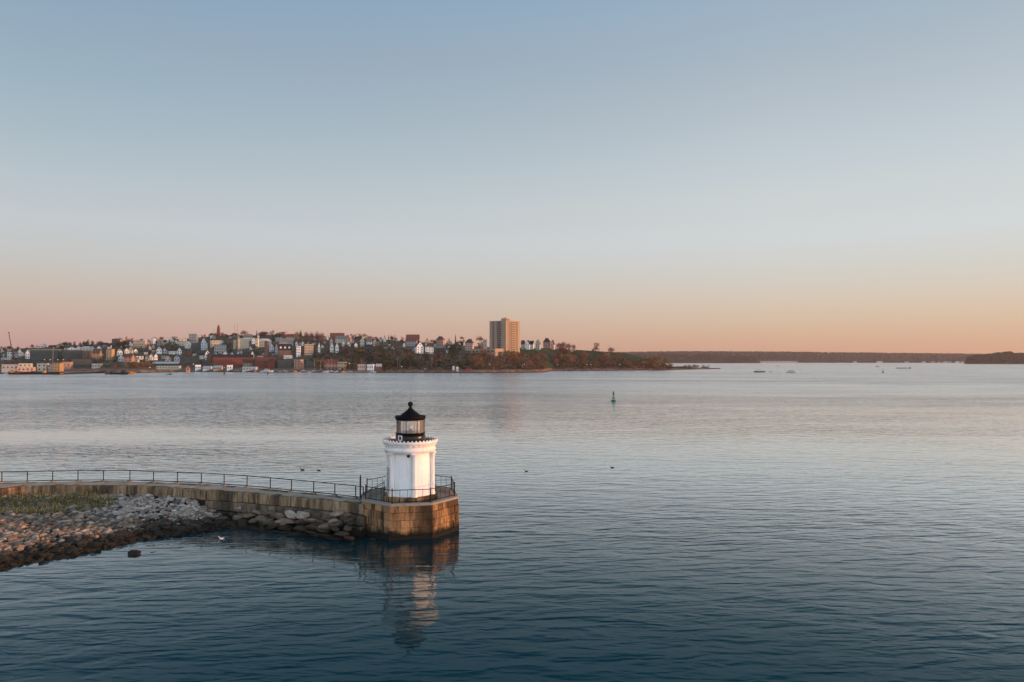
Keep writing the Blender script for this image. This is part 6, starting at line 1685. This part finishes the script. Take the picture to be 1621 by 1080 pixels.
# ------------------------------------------------------------------ the far shore
FARW = mat('far_wood', (0.060, 0.040, 0.038), 0.95, 0.25, 0.006, col2=(0.035, 0.034, 0.030), spec=0.05)
def far_ridge(name, us_, Y0, depth, top_tab, base_label=None, m_=FARW, seed=0, jag=1.0):
    vs, fs = [], []
    prof = [(-0.02, -2.0), (0.0, 0.0), (0.01, 0.12), (0.10, 0.30), (0.3, 0.6), (0.6, 0.88), (1.0, 1.0), (1.8, 0.9), (3.0, 0.0)]
    for u in us_:
        for t, hfrac in prof:
            Y = Y0 + depth * t
            yr = Y0 + depth; zt = max(0.5, HC + (570 - lerp_table(top_tab, u)) * yr / F)
            z = -3 if hfrac < 0 else zt * hfrac
            if 0 < hfrac: z += jag * (3.0 * noise.noise(Vector((u * 0.11 + seed, t * 5, 0))) + 2.2 * noise.noise(Vector((u * 0.6 + seed, t * 9, 1)))) * min(1, hfrac * 3)
            vs.append(((u - 810.5) / F * Y, Y, z))
    n = len(prof)
    fs = [(i * n + j, (i + 1) * n + j, (i + 1) * n + j + 1, i * n + j + 1) for i in range(len(us_) - 1) for j in range(n - 1)]
    mb = MB(); mb.add(vs, fs); o = mb.build(name, m_); tag(o, kind='structure'); return o
def urange(a, b, st): return [a + st * i for i in range(int((b - a) / st) + 1)]
YF = gpt(810, 574.4).y
TOPF = [(300, 562), (900, 559.8), (985, 558.6), (1060, 557.6), (1130, 557.4), (1250, 558.2), (1300, 559.0), (1400, 559.8), (1500, 561.0), (1570, 561.8), (1700, 562.0), (2600, 562.5)]
far_ridge('far_hills', urange(300, 2600, 4), YF, 1400, TOPF)
YP = gpt(810, 575.0).y
far_ridge('far_point', urange(930, 1204, 2), YP, 380, [(930, 562), (1070, 562.5), (1150, 563.5), (1190, 565.5), (1200, 569), (1204, 573.5)], m_=mat('near_wood', (0.085, 0.045, 0.034), 0.95, 0.2, 0.01, col2=(0.045, 0.034, 0.028), spec=0.05), seed=5)
YI = gpt(810, 576.4).y
far_ridge('dark_island', urange(1526, 2500, 2), YI, 240, [(1526, 575), (1532, 567), (1540, 565), (1562, 563.5), (1580, 560.2), (1600, 558.4), (1608, 561), (1660, 560.5), (2500, 562)], m_=mat('island_wood', (0.020, 0.022, 0.020), 0.95, 0.2, 0.02, spec=0.05), seed=9)
# the trees that roughen those skylines, too far to count
fw = MB(); q = random.Random(4)
FM = [FARW, MATS['near_wood'], MATS['island_wood'], mat('far_rust_wood', (0.13, 0.055, 0.035), 0.95, 0.2, 0.01, spec=0.05)]
def fuzz(n, u0, u1, Y0, depth, tab, mi, hm, tmin=0.0):
    for _ in range(n):
        u = q.uniform(u0, u1); t = q.uniform(tmin, 1.05) ** 0.8; Y = Y0 + depth * t
        zt = max(0.5, HC + (570 - lerp_table(tab, u)) * (Y0 + depth) / F)
        hf_ = lerp_table([(0.0, 0.02), (0.10, 0.30), (0.3, 0.6), (0.6, 0.88), (1.1, 1.0)], t)
        c = Vector(((u - 810.5) / F * Y, Y, zt * hf_ - 1))
        h = hm * q.uniform(0.5, 1.2); w = h * q.uniform(0.35, 0.7)
        top = [c + Vector((w * math.cos(a) * q.uniform(.6, 1.1), w * math.sin(a), h * q.uniform(0.45, 0.7))) for a in (0.2, 1.4, 2.7, 4.0, 5.3)]
        low = [c + Vector((w * 0.75 * math.cos(a), w * 0.75 * math.sin(a), 0)) for a in (0.2, 1.4, 2.7, 4.0, 5.3)]
        fw.add(low + top + [c + Vector((q.gauss(0, w * .2), 0, h))], [(i, (i + 1) % 5, 5 + (i + 1) % 5, 5 + i) for i in range(5)] + [(5 + i, 5 + (i + 1) % 5, 10) for i in range(5)], mi if q.random() < 0.85 else (3 if mi != 2 else 2))
fuzz(3200, 930, 1700, YF, 1400, TOPF, 0, 9)
fuzz(900, 935, 1200, YP, 380, [(930, 562), (1070, 562.5), (1150, 563.5), (1190, 565.5), (1200, 569), (1204, 573.5)], 1, 9)
fuzz(800, 1530, 1720, YI, 240, [(1526, 575), (1532, 567), (1540, 565), (1562, 563.5), (1580, 560.2), (1600, 558.4), (1608, 561), (1660, 560.5), (2500, 562)], 2, 8)
tag(fw.build('far_woods', FM), kind='stuff')
# buildings on the far shore
def far_house(u, vb, vt, w, wall, roof, lb, Y=None, group=None, name='house', cat='house', nwin=3):
    Y = Y or YF - 12; s = Y / F
    p = Vector(((u - 810.5) * s, Y, 0.6)); h = max(2.5, (vb - vt) * s)
    o = empty(name, p); tag(o, lb, cat, group); W = w * s
    mb = MB(); mb.box((0, 0, h * 0.35), (W, 8, h * 0.7 + 1)); mb.build('wall', wallm(wall), o)
    mb = MB(); mb.add([(-W / 2 - .5, -5, h * .7), (W / 2 + .5, -5, h * .7), (W / 2 + .5, 5, h * .7), (-W / 2 - .5, 5, h * .7), (-W / 2 - .5, 0, h), (W / 2 + .5, 0, h)], [(3, 2, 1, 0), (0, 1, 5, 4), (2, 3, 4, 5), (1, 2, 5), (3, 0, 4)]); mb.build('roof', roofmat(roof), o)
    for i in range(nwin):
        mb = MB(); mb.box((-W / 2 + W * (i + .5) / nwin, -4.05, h * 0.35), (W / nwin * 0.4, 0.2, h * 0.25)); mb.build('window', PANE, o)
far_house(1232, 574, 571.4, 59, 'P', 'p', 'long low pink lit building at the water on the far shore behind the yachts', YF - 30, None, 'warehouse', 'warehouse', 8)  # white building; the sunset's pink is put into its wall colour
for u, w, wall, lb in ((1392, 8, 'W', 'leftmost white house at the water on the far shore, above the channel marker'), (1435, 6, 'E', 'small pale green house on the far shore above the barge'), (1462, 5, 'P', 'pink lit house on the far shore, first of the warm row'), (1476, 6, 'S', 'orange house second in the warm row on the far shore'), (1486, 4, 'S', 'small orange house third in the warm row on the far shore'),
                       (1496, 6, 'C', 'cream house in the middle of the warm row on the far shore'), (1503, 4, 'T', 'tan house right of the cream one on the far shore'), (1515, 5, 'W', 'brightest white house in the warm row on the far shore'), (1523, 4, 'P', 'pinkish house last before the dark island'), (1353, 5, 'Y', 'pale grey house alone in the woods of the far shore')):
    far_house(u, 574.2, 571.0, w, wall, 's', lb)
far_house(1133, 561.3, 560.3, 14, 'Y', 'p', 'pale long building high in the woods of the far hills', YF + 1200, None, 'building', 'building', 4)
bpy.data.objects[[o.name for o in bpy.data.objects if o.get('label') == 'pale long building high in the woods of the far hills'][0]].location.z = HC + (570 - 561.5) * (YF + 1200) / F

# ------------------------------------------------------------------ the evening air
mb = MB(); mb.box((0, 3500, 39), (16000, 9000, 92))
hz_ = bpy.data.materials.new('haze_air'); hz_.use_nodes = True
_t = hz_.node_tree; _t.nodes.remove(_t.nodes['Principled BSDF'])
_v = N(_t, 'ShaderNodeVolumePrincipled', inp={'Color': (0.86, 0.80, 0.78, 1), 'Density': 0.00007, 'Anisotropy': 0.2})
_t.links.new(_v.outputs[0], _t.nodes['Material Output'].inputs['Volume'])
tag(mb.build('haze', hz_), kind='stuff')
